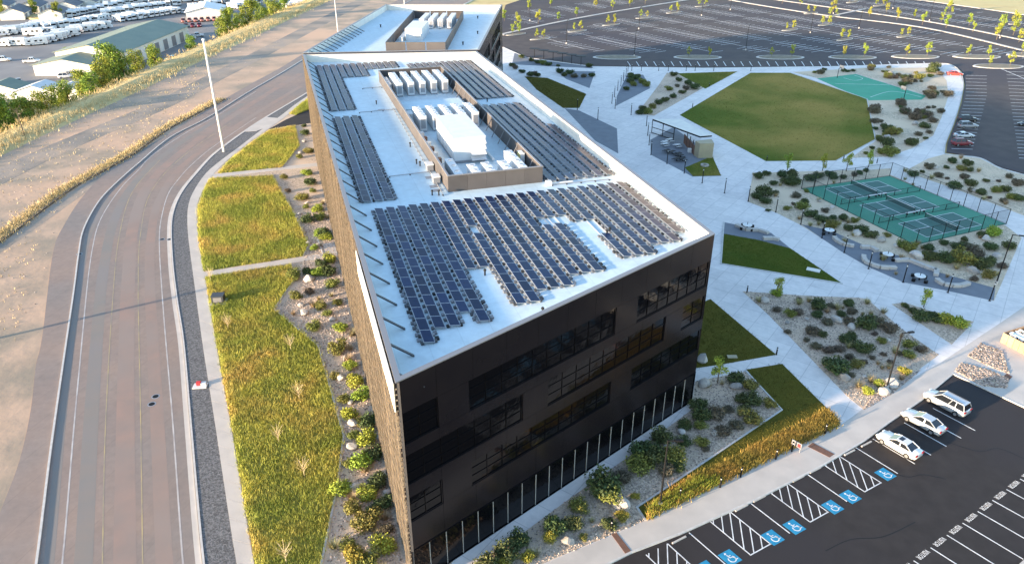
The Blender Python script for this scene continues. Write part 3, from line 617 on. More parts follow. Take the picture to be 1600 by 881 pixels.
for i in range(4):
    r = thing('condenser_unit', 'long white condenser unit inside the enclosure on the second roof', 'condenser', (-24.5+i*2.5, 212, ZR), R(-3), 'condensers on the second roof')
    MB().box((0, 6, 1.3), (1.2, 11, 2.3)).build('cabinet', M_white, r); MB().box((0, .45, 1.3), (.8, .06, 1.5)).build('louvre_panel', M_grey, r); MB().box((0, 6, 2.5), (1.3, 11.1, .1)).build('lid', M_white, r)
r = thing('air_handler', 'white air handling unit inside the enclosure on the second roof', 'air handler', (-24.6, 195, ZR), R(-3))
MB().box((0, 6, 1.5), (4.2, 12, 3)).build('cabinet', M_white, r); MB().box((1, -.4, 1.6), (1.8, .8, .5)).build('intake_hood', M_white, r); MB().box((-3, 4, .5), (1.2, 9, 1)).build('duct', M_offw, r)
for x, y in ((-10, 230), (-9, 205), (-36, 215), (-12, 190)):
    r = thing('roof_vent', 'small vent standing on the empty white roof of the second building', 'roof vent', (x, y, ZR), 0, 'vents on the second roof')
    MB().tube((0, 0, 0), (0, 0, .6), .15).build('pipe', M_dk, r); MB().tube((0, 0, .6), (0, 0, .75), .25).build('cap', M_dk, r)

# ------------------------------------------------------------------ front lot markings
A0 = Vector((*at(1000+280*.2736, 640+700*.2736, RDZ)[:2], 0)); A1 = Vector((*at(1000+1330*.2736, 640+165*.2736, RDZ)[:2], 0))
ed = (A1-A0).normalized(); sl_ = (at(1322.8, 740, RDZ)-at(1264, 742.6, RDZ)); 
stall_dir = (Vector((*at(1403.6, 739.9, RDZ)[:2], 0))-Vector((*at(1339.3, 700.2, RDZ)[:2], 0))).normalized()
MZ0, MZ1 = RDZ-.01, RDZ+.006
def pseg(name, a, b_, wd=.11, m=M_paint, parent=None, z=MZ1):
    return ribbon(MB(), [a, b_], wd, MZ0, z).build(name, m, parent or lot)
HP = [(1000+s*.2736, 640+t*.2736) for s, t in ((280, 700), (525, 590), (640, 540), (860, 432), (965, 375), (1155, 275), (1240, 220), (1330, 165))]
SL = 5.05
# kerb-side heads along the line, in metres from A0
def head(s): return A0+ed*s
hs = [(Vector((*at(x, y, RDZ)[:2], 0))-A0).dot(ed) for x, y in HP]
for s in (hs[0], hs[2], hs[4], hs[6], hs[7], hs[7]+2.85, hs[7]+5.7, hs[7]+8.5, hs[7]+11.2): pseg('stall_line', head(s), head(s)+stall_dir*SL)
WB = 2.65
for s in (hs[1], hs[3], hs[5], hs[1]-(hs[3]-hs[1])):
    a0, a1 = head(s-WB), head(s)   # hatched access aisle between s-WB and s
    b0, b1 = a0+stall_dir*SL, a1+stall_dir*SL
    pseg('stall_line', a0, b0); pseg('stall_line', a1, b1); pseg('stall_line', b0-ed*.05, b1+ed*.05)
    for k in range(7):
        t0 = -.52+k*.255; t1 = t0+.6
        p = a1+stall_dir*SL*max(0, t0); q = a0+stall_dir*SL*min(1, t1)
        if t0 < 0: p = a1.lerp(a0, -t0/.6)
        if t1 > 1: q = b0.lerp(b1, (t1-1)/.6)
        pseg('hatch_line', p, q, .1, z=MZ1+.003)
def wheelchair(c):
    ax, ay = ed, -stall_dir
    M = lambda x, y: c+ax*x+ay*y
    q = [M(-.75, -.8), M(.75, -.8), M(.75, .8), M(-.75, .8)]
    o = MB().prism(q, MZ0, MZ1).build('accessible_marking', M_blue, lot)
    mb = MB()
    ring = [(.05+.36*math.cos(t), -.22+.36*math.sin(t)) for t in np.linspace(2.4, 2.4+4.6, 18)]
    for path, wd in ((ring, .1), ([(-.05, .38), (-.02, -.02), (.3, -.05), (.45, -.45), (.6, -.4)], .1), ([(-.03, .18), (.26, .18)], .09)):
        ribbon(mb, [M(*p) for p in path], wd, MZ0, MZ1+.006)
    mb.prism([M(-.06+.11*math.cos(t), .55+.11*math.sin(t)) for t in np.linspace(0, 5.8, 10)], MZ0, MZ1+.006)
    mb.build('wheelchair_symbol', M_paint, o)
for px, py in ((1383.5, 740.5), (1328.5, 775.5), (1301, 791.5), (1241, 822.5), (1207.5, 839), (1140.5, 870.5), (1104, 888)):
    wheelchair(Vector((*at(px, py, RDZ)[:2], 0)))
VL = [(1300+.3645*x, 560+.3645*y) for x, y in ((350, 865), (428, 815), (502, 765), (568, 713), (630, 663), (692, 612), (750, 563), (806, 515))]
v0 = Vector((*at(*VL[0], RDZ)[:2], 0)); v1 = Vector((*at(*VL[-1], RDZ)[:2], 0)); vd = (v1-v0).normalized(); vp = (v1-v0).length/7
vs_dir = (Vector((*at(1420+1060/6.25, 740+810/6.25, RDZ)[:2], 0))-Vector((*at(1420+540/6.25, 740+500/6.25, RDZ)[:2], 0))).normalized()
for k in range(-3, 14): pseg('stall_line', v0+vd*vp*k, v0+vd*vp*k+vs_dir*5.6)
fc = bpy.data.curves.new('visitor_text', 'FONT'); fc.body = 'VISITOR'; fc.size = .78; fc.align_x = 'CENTER'; fc.align_y = 'CENTER'; fc.space_character = 1.12; fc.extrude = .004
to = bpy.data.objects.new('visitor_text', fc); COL.objects.link(to); bpy.context.view_layer.update()
tme = bpy.data.meshes.new_from_object(to.evaluated_get(bpy.context.evaluated_depsgraph_get())); bpy.data.objects.remove(to)
tme.materials.clear(); tme.materials.append(M_paint)
for k in range(-3, 13):
    p = v0+vd*vp*(k+.5)+vs_dir*.05
    o = obj('visitor_lettering', tme, lot, (p.x, p.y, MZ1), math.atan2(-vd.y, -vd.x), (.54, .9, 1))
isl = [v0+vs_dir*5.7+vd*vp*-6, v0+vs_dir*5.7+vd*vp*16, v0+vs_dir*11+vd*vp*16, v0+vs_dir*11+vd*vp*-6]
tag(MB().prism(isl, -.4, .02).build('parking_island', M_walk), kind='structure')
# wheel stops at the stall heads
for i, s in enumerate((hs[0]-1.5, (hs[1]+hs[2])/2, hs[2]+1.2, (hs[3]+hs[4])/2, hs[4]+1.2, (hs[5]+hs[6])/2, (hs[6]+hs[7])/2)):
    p = head(s)+stall_dir*.25
    tag(MB().prism([p-ed*.85-stall_dir*.08, p+ed*.85-stall_dir*.08, p+ed*.85+stall_dir*.08, p-ed*.85+stall_dir*.08], RDZ, RDZ+.12).build('wheel_stop', M_walk), 'pale concrete wheel stop at the head of an accessible stall', 'wheel stop', 'wheel stops along the front kerb')
# tactile / drain strips across the sidewalk
for pts, lab in (([(1262, 697), (1270, 691), (1304, 709), (1296, 714)], 'rust brown grate across the sidewalk beside the golden grass'), ([(955, 834), (963, 831), (986, 860), (977, 864)], 'rust brown grate across the sidewalk beside the facade gravel bed'), ([(1566, 589), (1573, 583), (1582, 588), (1575, 595)], 'small square brown grate beside the cobble patch')):
    P = ats(pts, .03); o = thing('drain_grate', lab, 'drain grate', P[0]); P = [p-P[0] for p in P]
    MB().prism(P, -.03, .0).build('frame', M_rust, o)
    for k in range(1, 9):
        a, b_ = P[0].lerp(P[3], k/9), P[1].lerp(P[2], k/9); ribbon(MB(), [a, b_], .05, 0, .012).build('slat', M_rust, o)
#PART3
# ------------------------------------------------------------------ far lot markings and islands
rd = (at(943, 85, RDZ)-at(859, 62, RDZ)).normalized(); rp = Vector((-rd.y, rd.x, 0))
zones = [ats(z, RDZ) for z in ([(800, 66), (1085, 4), (1200, 14), (1300, 30), (1460, 52), (1620, 90), (1620, 99), (1440, 84), (1250, 82), (960, 82), (840, 70)], [(800, 46), (800, 20), (880, 8), (1000, -6), (1060, -8), (920, 18)], [(1190, -8), (1400, -4), (1620, 36), (1620, 58), (1450, 31), (1300, 12)])]
mk = MB(); org = at(859, 62, RDZ); org.z = 0
for k in range(-16, 14):
    base = org+rp*(k*18.3); ss_ = np.arange(-260, 420, 2.8)
    for sgn in (-1, 1):
        c = [base+rd*s+rp*sgn*2.7 for s in ss_]; xs = np.array([p.x for p in c]); ys = np.array([p.y for p in c])
        ok = np.zeros(len(c), bool)
        for zn in zones: ok |= inpoly(xs, ys, zn)
        for s, o_ in zip(ss_, ok):
            if o_ and (s % 47) > 5: ribbon(mk, [base+rd*s, base+rd*s+rp*sgn*5.4], .2, MZ0, MZ1)
    c = [base+rd*s for s in ss_]; xs = np.array([p.x for p in c]); ys = np.array([p.y for p in c]); ok = np.zeros(len(c), bool)
    for zn in zones: ok |= inpoly(xs, ys, zn)
    for i in range(len(ss_)-1):
        if ok[i] and ok[i+1]: ribbon(mk, [c[i], c[i+1]], .2, MZ0, MZ1+.002)
for x in np.arange(985, 1452, 13.6):
    a = at(x, 103.5, RDZ); b_ = at(x-4.5, 96.5, RDZ); ribbon(mk, [a, b_], .25, MZ0, MZ1)
for y in np.arange(118, 236, 5.2):
    x0 = 1509-max(0, (y-150))*.27; ribbon(mk, [at(x0, y, RDZ), at(x0+33, y+1, RDZ)], .18, MZ0, MZ1)
for y in np.arange(112, 250, 5.4): ribbon(mk, [at(1572+(y-112)*.15, y, RDZ), at(1640, y+2.5, RDZ)], .18, MZ0, MZ1)
ribbon(mk, [at(1560, 106, RDZ), at(1640, 140, RDZ)], .25, MZ0, MZ1)
o = mk.build('stall_markings', M_paint, flot, fix=False); o['kind'] = 'stuff'
WALKS = [[(785, 55), (800, 50), (927, 24), (1080, -1), (1200, -20)], [(1130, -2), (1180, 7), (1290, 24), (1442, 43), (1600, 79), (1700, 104)], [(1185, -4), (1350, 19), (1469, 37), (1600, 63), (1700, 84)], [(1380, -6), (1450, 2), (1600, 23), (1700, 40)]]
for p in WALKS: kerb('lot_walk', p, 1.6, -.3, .02, M_walk)
kerb('lot_walk', [(1300, 25), (1352, 14)], 1.4, -.3, .021, M_walk, sm=False)
MISL = mat('island_soil', (.24, .20, .14), (.17, .15, .11), .6, .95, .5, 4)
def island(px, py, w_, d_, rz=0.0):
    c = at(px, py, -.1); n = 20
    ring = [(w_/2*math.copysign(abs(math.cos(t))**.8, math.cos(t)), d_/2*math.copysign(abs(math.sin(t))**1.3, math.sin(t))) for t in np.linspace(0, 2*math.pi, n+1)[:-1]]
    rot = lambda p, s=1: (c.x+s*(p[0]*math.cos(rz)-p[1]*math.sin(rz)), c.y+s*(p[0]*math.sin(rz)+p[1]*math.cos(rz)))
    o = tag(MB().prism([rot(p) for p in ring], -.3, .02).build('parking_island', M_kerb), kind='structure')
    MB().prism([rot(p, .9) for p in ring], -.1, .05).build('planting_soil', MISL, o); return c
BIGI = [(964, 90), (1090, 90), (1219, 90), (1332, 90), (1430, 89), (1526, 89), (1560, 104), (1610, 86)]
for p in BIGI: island(*p, 17.5, 7.5)
SMI = [(844, 61), (902, 49), (955, 39), (1006, 28), (1053, 20), (1097, 10), (1234, 47), (1320, 62), (1413, 57), (1290, 39), (1267, 21), (1301, 26), (1332, 4), (1374, 9), (1482, 22), (1586, 37), (806, 54)]
rzI = math.atan2(rp.y, rp.x)
for p in SMI: island(*p, 10, 3.2, rzI)

# ------------------------------------------------------------------ sports courts
C0 = Vector((*at(1252, 295, .03)[:2], 0)); CT = Vector((*at(1390, 275, .03)[:2], 0)); CB = Vector((*at(1430, 383, .03)[:2], 0)); CR = Vector((*at(1572, 350, .03)[:2], 0))
def cp(a, b_, z=0.0):  # a: along left->top, b: left->bottom
    p = (C0.lerp(CT, a)).lerp(CB.lerp(CR, a), b_); return Vector((p.x, p.y, z))
for i in range(3):
    b0, b1 = i/3+.055, (i+1)/3-.055
    o = MB().prism([cp(.2, b0), cp(.8, b0), cp(.8, b1), cp(.2, b1)], .02, .038).build('playing_surface', M_court, court)
    for a in (.2, .38, .62, .8): ribbon(MB(), [cp(a, b0), cp(a, b1)], .12, .02, .046).build('court_line', M_paint, o)
    for b_ in (b0, b1): ribbon(MB(), [cp(.2, b_), cp(.8, b_)], .12, .02, .044).build('court_line', M_paint, o)
    for a0, a1 in ((.2, .38), (.62, .8)): ribbon(MB(), [cp(a0, (b0+b1)/2), cp(a1, (b0+b1)/2)], .12, .02, .042).build('court_line', M_paint, o)
    nb = cp(.5, b0-.01, .03); t = thing('court_net', ['net across the court nearest the tree row', 'net across the middle court', 'net across the court nearest the boulders and stone seats'][i], 'net', nb)
    d = cp(.5, b1+.01, .03)-nb
    for q in (Vector((0, 0, 0)), d): MB().tube(q, q+Vector((0, 0, 1.05)), .06).build('post', M_dk, t)
    MB().add([Vector((0, 0, .1)), d+Vector((0, 0, .1)), d+Vector((0, 0, .92)), Vector((0, 0, .92))], [(0, 1, 2, 3)]).build('netting', net_mat, t)
    MB().bar(Vector((0, 0, .95)), d+Vector((0, 0, .95)), .04, .08).build('net_tape', M_paint, t)
def fence(label, pts, h, step=3.2):
    t = thing('chain_link_fence', label, 'fence', pts[0]); o0 = pts[0]
    for a, b_ in zip(pts, pts[1:]):
        L = (b_-a).length; n = max(1, round(L/step)); a, b_ = a-o0, b_-o0
        for k in range(n+1):
            p = a.lerp(b_, k/n); MB().tube(p, p+Vector((0, 0, h)), .06, n=6).build('post', M_dk, t)
        for zz in (.08, h-.03): MB().bar(a+Vector((0, 0, zz)), b_+Vector((0, 0, zz)), .05).build('rail', M_dk, t)
        MB().add([a+Vector((0, 0, .08)), b_+Vector((0, 0, .08)), b_+Vector((0, 0, h)), a+Vector((0, 0, h))], [(0, 1, 2, 3)]).build('mesh_fabric', mesh_link, t)
fence('chain link fence around the green pickleball courts', [cp(0, 0, .03), cp(1, 0, .03), cp(1, 1, .03), cp(0, 1, .03), cp(0, 0, .03)], 3.0)
for i in (1, 2): fence(['', 'low chain link divider between the court by the tree row and the middle court', 'low chain link divider between the middle court and the court by the stone seats'][i], [cp(.06, i/3, .03), cp(.94, i/3, .03)], 1.2)
def bench(p, rz, label, group=None):
    t = thing('bench', label, 'bench', p, rz, group)
    for k in range(3): MB().box((0, -.16+k*.16, .45), (2.2, .13, .05)).build('slat', M_offw, t)
    for x in (-.85, .85): MB().box((x, 0, .21), (.08, .42, .42)).build('leg', M_dk, t)
an = math.atan2((CT-C0).y, (CT-C0).x)
for i in (1, 2):
    for a in (.44, .55): bench(cp(a, i/3-.03, .03), an, 'slatted bench beside the divider fence of the courts', 'benches by the court dividers')
for s in ([(1335, 118), (1348, 123), (1335, 126), (1318, 122)], [(1360, 152), (1395, 143), (1440, 152)], [(1305, 131), (1390, 133)]):
    ribbon(MB(), smooth(ats(s, .03)), .15, .02, .045).build('court_line', M_paint, bcourt)
kerb('edging', [(1337, 115.5), (1448, 150)], .3, -.1, .06, sm=False)
for (px, py), rz, lab in (((1308, 122), .4, 'basketball hoop near the parking lot end of the court'), ((1412, 155), 3.5, 'basketball hoop near the shrubs at the sand bed end of the court')):
    t = thing('basketball_hoop', lab, 'hoop', at(px, py, .03), rz)
    MB().tube((0, 0, 0), (0, 0, 3), .09).build('pole', M_dk, t); MB().bar((0, 0, 2.9), (1.1, 0, 3.2), .1).build('arm', M_dk, t)
    MB().box((1.1, 0, 3.3), (.05, 1.8, 1.05)).build('backboard', M_grey, t); MB().tube((1.4, 0, 3.0), (1.4, 0, 3.03), .24, .24, 10).build('rim', M_rust, t)

# ------------------------------------------------------------------ pavilion
pv = thing('picnic_pavilion', 'picnic pavilion with a slanting pale roof, black steel frame and tan wall', 'pavilion', at(1052, 230))
pb = pv.location.copy(); PH = 3.6
rp4 = [at(1020, 186, PH), at(1094, 213, PH), at(1112, 211.5, PH), at(1062, 186, PH)]
MB().prism([p-pb for p in rp4], PH-.12, PH).build('roof', M_cream, pv)
for a, b_ in zip(rp4, rp4[1:]+rp4[:1]): MB().bar(a-pb+Vector((0, 0, -.2)), b_-pb+Vector((0, 0, -.2)), .16, .3).build('roof_beam', M_dk, pv)
f0 = rp4[0]-pb; f0.z = 0; f1 = (at(1052, 219)-pb); f1.z = 0
for k in range(3):
    p = f0.lerp(f1, k/2); MB().bar(p, p+Vector((0, 0, PH-.3)), .16).build('frame_post', M_dk, pv)
for zz in (.12, 1.5, PH-.35): MB().bar(f0+Vector((0, 0, zz)), f1+Vector((0, 0, zz)), .14).build('frame_rail', M_dk, pv)
w0, w1, w2 = at(1083, 244)-pb, at(1090, 248)-pb, at(1113, 246)-pb
tw = [at(1084, 243)-pb, at(1091, 247.5)-pb, at(1113, 247)-pb, at(1109, 240)-pb]
MB().prism(tw, 0, PH-.13).build('end_wall', M_tan, pv)
for k in range(1, 4):
    p = (at(1068, 224)-pb).lerp(tw[0], k/3.5); MB().bar(p, p+Vector((0, 0, PH-.3)), .15).build('frame_post', M_dk, pv)
MB().bar((at(1068, 224)-pb)+Vector((0, 0, 1.2)), tw[0]+Vector((0, 0, 1.2)), .1, 2.2).build('slat_screen', M_rust, pv)
MB().box(tuple((at(1080, 238)-pb)+Vector((0, 0, .45))), (1.6, .8, .9)).build('counter', M_offw, pv)
def picnic(px, py, rz, m, label, group=None):
    t = thing('picnic_table', label, 'table', at(px, py, .02), rz, group)
    MB().box((0, 0, .74), (1.5, .85, .07)).build('table_top', m, t); MB().tube((0, 0, 0), (0, 0, .71), .08).build('pedestal', M_dk, t)
    for s in (-1, 1): MB().box((0, s*.8, .44), (1.5, .3, .06)).build('bench_seat', m, t); MB().box((0, s*.4, .3), (.08, .8, .06)).build('bench_arm', M_dk, t)
for px, py in ((1046, 222), (1039, 225.5), (1039, 229), (1058, 230.5)): picnic(px, py, .4, M_offw, 'white topped picnic table under the pavilion roof', 'white picnic tables')
for px, py in ((1042, 239), (1050, 241), (1060, 244), (1066, 252), (1057, 252), (1063, 247)): picnic(px, py, .7, M_dk, 'dark metal picnic table on the open grey patio', 'dark picnic tables')
fr = thing('fire_ring', 'round stone fire ring on the small lawn beside the pavilion', 'fire ring', at(1101, 259, .02))
for k in range(12):
    t_ = k*math.pi/6; MB().box((.75*math.cos(t_), .75*math.sin(t_), .15), (.34, .34, .3), t_).build('stone', M_rock, fr)

# ------------------------------------------------------------------ lamps, posts, bollards
def post_light(px, py, h=3.2):
    t = thing('path_light', 'slim black post light standing along a plaza walkway', 'lamp post', at(px, py), 0, 'black post lights along the walkways')
    MB().tube((0, 0, 0), (0, 0, h*.86), .09, .085).build('post', M_dk, t); MB().tube((0, 0, h*.86), (0, 0, h*.96), .06).build('lens', M_offw, t); MB().tube((0, 0, h*.96), (0, 0, h), .14, .1).build('cap', M_dk, t); MB().box((0, 0, .03), (.3, .3, .06)).build('base_plate', M_dk, t)
for p in [(1169, 315), (1212, 332), (1251, 351), (1284, 372), (1319, 395), (1357, 420), (1411, 441), (1481, 457), (1546, 470), (1132, 302), (1097, 286), (1069, 271), (1042, 256), (1017, 242), (1014, 227), (1012, 212), (1010, 197), (986, 180), (961, 170), (956, 162), (960, 152), (965, 142), (970, 135), (974, 127), (978, 120), (981, 112), (934, 187), (902, 172)]: post_light(*p)
for x in (987, 1002, 1029, 1044, 1072, 1086, 1115, 1173): post_light(x, 111, 2.2)
def bollard(px, py, h=1.15, label='short black bollard light at a lawn or path corner', group='short bollard lights'):
    t = thing('bollard', label, 'bollard', at(px, py), 0, group)
    MB().tube((0, 0, 0), (0, 0, h*.8), .1).build('post', M_dk, t); MB().tube((0, 0, h*.8), (0, 0, h*.9), .07).build('lens', M_offw, t); MB().tube((0, 0, h*.9), (0, 0, h), .11).build('cap', M_dk, t)
for p in [(1213, 554), (1167, 457), (1198, 251), (1318, 249), (1370, 255), (1108, 136), (1082, 168)]: bollard(*p)
for p in [(1062, 778), (1125, 761), (1157, 745), (1212, 717), (1237, 705), (1289, 677), (955, 829)]: bollard(*p, 1.35, 'dark bollard among the golden grass beside the front sidewalk', 'bollards beside the front sidewalk')
def street_lamp(p, h, label, arm=1.2, rz=0.0, m=M_dk, r=.11, group=None, base=True):
    t = thing('street_lamp', label, 'street lamp', p, rz, group)
    if base: MB().tube((0, 0, 0), (0, 0, .55), .24, .22, 12).build('concrete_base', M_walk, t)
    MB().tube((0, 0, 0), (0, 0, h), r, r*.65, 10).build('pole', m, t)
    if arm: MB().bar((0, 0, h-.1), (arm, 0, h-.05), .09).build('arm', m, t); MB().box((arm+.3, 0, h-.05), (.75, .34, .12)).build('lamp_head', m, t)
    else: MB().tube((0, 0, h), (0, 0, h+.3), .35, .3, 10).build('lamp_head', m, t)
street_lamp(at(1031, 791), 8.6, 'black lamp pole with white base at the edge of the facade gravel bed', .8, 0)
street_lamp(at(1385, 607), 8.2, 'black lamp pole standing in the wide boulder and shrub bed', .9, .2)
street_lamp(at(1556, 444), 8.6, 'black lamp pole by the stone seats below the courts', .9, R(-20))
street_lamp(at(350, 237), 25.3, 'tall white mast light at the road bend beside the curved sidewalk', 0, 0, M_white, .3, base=False)
street_lamp(at(528, 50), 13, 'white mast light beside the road, left of the second roof', 0, 0, M_white, .22, base=False)
street_lamp(at(632, 11), 13, 'white mast light beside the road beyond the second building', 0, 0, M_white, .2, base=False)
street_lamp(at(-50, 539, -.2), 26, 'tall white mast light on the dirt bank whose shadow crosses the road', 0, 0, M_white, .3, base=False)
for px, py in [(885, 69), (991, 88), (1165, 79), (998, 46), (1096, 25), (1141, 16), (1266, 52), (1342, 45), (1452, 33), (1562, 60), (1302, 22), (1395, 14), (828, 33)]: street_lamp(at(px, py, RDZ), 9, 'dark parking lot lamp pole on a round pale base', 1.0, 1.0, group='lamp poles in the far parking lot')

# ------------------------------------------------------------------ street fittings
tx = thing('utility_box', 'dark grey utility cabinet on a concrete pad at the meadow edge', 'utility box', at(342, 472, .02), .12)
MB().box((0, 0, .05), (2.3, 2.0, .1)).build('pad', M_walk, tx); MB().box((0, .1, .65), (1.7, 1.35, 1.1)).build('cabinet', M_brace, tx); MB().box((0, .1, 1.23), (1.8, 1.45, .06)).build('lid', M_brace, tx); MB().box((0, -.59, .65), (1.2, .03, .8)).build('door', M_cope, tx)
hy = thing('red_marker_box', 'small red marker box on a white pad in the dark gravel verge', 'marker box', at(313, 603, .0), .1)
MB().box((0, 0, .05), (1.7, 1.1, .1)).build('pad', M_white, hy); MB().box((-.2, .2, .3), (.5, .45, .45)).build('box', M_red, hy); MB().box((.4, .2, .25), (.6, .5, .3)).build('meter_case', M_white, hy)
for px, py, lab in ((243, 619, 'round manhole cover farther up the right lane'), (237, 631, 'round manhole cover nearer the joined pair in the right lane'), (265, 374, 'drain inlet set in the kerb beside the gravel verge'), (124, 397, 'drain inlet set in the left kerb of the road'), (253, 374, 'small valve cover by the right edge line')):
    t = thing('manhole_cover', lab, 'manhole', at(px, py, RDZ)); MB().tube((0, 0, -.02), (0, 0, .006), .5, .5, 18).build('collar', M_grey, t); MB().tube((0, 0, .0), (0, 0, .014), .36, .36, 14).build('lid', M_dk, t)
sg = thing('info_sign', 'small white sign with a red mark in the golden grass by the sidewalk', 'sign', at(1243, 703), R(-50))
for x in (-.5, .5): MB().bar((x, 0, 0), (x, 0, .9), .08).build('leg', M_grey, sg)
MB().box((0, 0, .85), (1.2, .08, .65)).build('board', M_grey, sg); MB().box((.3, -.05, .85), (.35, .03, .45)).build('red_mark', M_red, sg)
_a, _b = at(1563, 533), at(1597, 551); CA = math.atan2((_b-_a).y, (_b-_a).x)
cr = thing('open_container', 'open brown board container filled with pale debris at the plaza edge', 'container', at(1563, 534), CA); 
for k in range(6): MB().box((.45+k*.82, 0, .75), (.78, .1, 1.5)).build('board', M_wood, cr); MB().box((.45+k*.82, 6, .75), (.78, .1, 1.5)).build('board', M_wood, cr)
for k in range(7): MB().box((0, .45+k*.86, .75), (.1, .8, 1.5)).build('board', M_wood, cr); MB().box((4.95, .45+k*.86, .75), (.1, .8, 1.5)).build('board', M_wood, cr)
MB().box((2.48, 3, .55), (4.7, 5.8, 1.1)).build('fill_bed', M_dk, cr); MB().bar((.3, 1.0, 1.35), (4.6, 1.4, 1.35), .3).build('blue_beam', mat('pale_blue', (.45, .6, .8), rough=.5), cr)
db = MB()
for k in range(90): db.box((random.uniform(.4, 4.5), random.uniform(.4, 5.6), 1.1+random.uniform(.05, .3)), (random.uniform(.2, .7), random.uniform(.2, .6), random.uniform(.15, .4)), random.uniform(0, 3), random.uniform(-.4, .4), random.uniform(-.4, .4))
o = db.build('debris', M_cream, cr, fix=False); o['kind'] = 'stuff'
# stone seats and round tables on the grey paving
def seatwall(pts, label):
    P = smooth(ats(pts, .017), 4); o0 = P[0]; t = thing('stone_seat', label, 'stone seat', o0)
    P = [p-o0 for p in P]
    for k, (a, b_) in enumerate(zip(P[::2], P[2::2])): MB().bar(a.lerp(b_, .02)+Vector((0, 0, .24)), a.lerp(b_, .98)+Vector((0, 0, .24)), .75, .48).build('seat_block', M_walk, t)
for i, p in enumerate([[(1303, 372), (1306, 376), (1318, 383), (1334, 386)], [(1345, 388), (1360, 388), (1370, 394)], [(1349, 401), (1352, 410), (1375, 419), (1400, 420)], [(1398, 409), (1420, 408), (1445, 418), (1463, 424)], [(1463, 438), (1475, 446), (1500, 448), (1513, 444)], [(1150, 353), (1165, 360), (1185, 361), (1200, 366)], [(1192, 374), (1207, 374), (1217, 376)], [(1463, 423), (1462, 432)]]):
    seatwall(p, ['short angled stone seat nearest the small dark round table', 'straight short stone seat below the pickleball court bed', 'hooked stone seat beside the round table under the court fence', 'long curved stone seat backing onto the shrub bed', 'stone seat at the lamp pole end of the grey strip', 'stone seat beside the triangular lawn with a round table', 'short stone seat on the paving tip above the triangular lawn', 'short stub of stone seat between the two long ones'][i])
for i, (px, py) in enumerate([(1386, 403), (1436, 437), (1295, 365), (1167, 357)]):
    t = thing('round_table', ['dark round picnic table inside the hooked stone seat', 'round picnic table between the long curved seat and the last lamp post', 'round picnic table near the pickleball fence corner', 'round picnic table by the triangular lawn'][i], 'table', at(px, py, .02))
    MB().tube((0, 0, 0), (0, 0, .7), .12).build('pedestal', M_dk, t); MB().tube((0, 0, .7), (0, 0, .78), .85, .85, 16).build('table_top', M_offw, t); MB().tube((0, 0, .78), (0, 0, 1.3), .05).build('umbrella_sleeve', M_dk, t)
    for k in range(4):
        a = k*math.pi/2+.4; MB().tube((1.25*math.cos(a), 1.25*math.sin(a), 0), (1.25*math.cos(a), 1.25*math.sin(a), .46), .3, .3, 10).build('stool', M_dk, t)
tag(MB().box((0, 0, 0), (2.1, 1.2, .06)).build('ground_plaque', M_cream), 'pale flat plaque lying on the triangular lawn', 'plaque'); bpy.data.objects['ground_plaque'].location = at(1271, 421.5, .05); bpy.data.objects['ground_plaque'].rotation_euler.z = -.5
o = tag(MB().box((0, 0, 0), (1.3, .7, .12)).build('ground_plaque', M_tan), 'tan flat plaque on the dark lawn beside the entrance path', 'plaque'); o.location = at(1144, 557, .07)
# pergola with bike racks at the far plaza corner
pg = thing('pergola', 'row of dark canopy frames along the far planting bed', 'pergola', at(845, 88)); p0_ = pg.location.copy()
for k in range(6):
    p = at(835+k*14.5, 90+k*2.4)-p0_
    MB().bar(p, p+Vector((0, 0, 3)), .16).build('post', M_dk, pg); MB().box(tuple(p+Vector((0, 0, 3.05))), (3.4, 2.4, .12), -.25).build('canopy', M_dk, pg)

# ------------------------------------------------------------------ vegetation
def clumps(n, rx, rz, r): return [((rx*math.cos(t)*random.uniform(.2, .75), rx*math.sin(t)*random.uniform(.2, .75), rz*random.uniform(.3, .8)), r*random.uniform(.75, 1.2)) for t in np.linspace(0, 6.28, n+1)[:-1]]
SH = {}
for key, m, hh in (('A', M_leafA, .85), ('B', M_leafB, .9), ('C', M_leafC, .75), ('D', M_leafD, .9), ('Y', M_leafY, 1.0)):
    SH[key] = [leafmass('shrub_'+key, m, 1500, clumps(8, 1.0, hh, .5)+[((0, 0, hh*.5), .62)], .17, .85, .2) for _ in range(3)]
SIZ = {'s': .48, 'm': .8, 'b': 1.2, 'h': 1.65}
KIND = {'A': 'dark green', 'B': 'olive green', 'C': 'grey brown', 'D': 'bright green', 'Y': 'yellow'}
SW = lambda z: 'small' if z < .65 else 'medium' if z < 1.0 else 'large' if z < 1.45 else 'very large'
def shrub(p, size, key, where, group):
    s = size*random.uniform(.95, 1.28)*(.93 if 'timber' in where else 1)
    o = obj('shrub', random.choice(SH[key]), None, p, random.uniform(0, 6.28), (s, s*random.uniform(.9, 1.1), s*random.uniform(.85, 1.1)))
    tag(o, f'{SW(size)} {KIND[key]} shrub in {where}', 'shrub', f'{SW(size)} {KIND[key]} shrubs in {where}'); return o
def plant(txt, where):
    for w_ in txt.split():
        a, b_, k = w_.split(','); shrub(at(float(a), float(b_), .01), SIZ[k[0]], k[1], where, None)
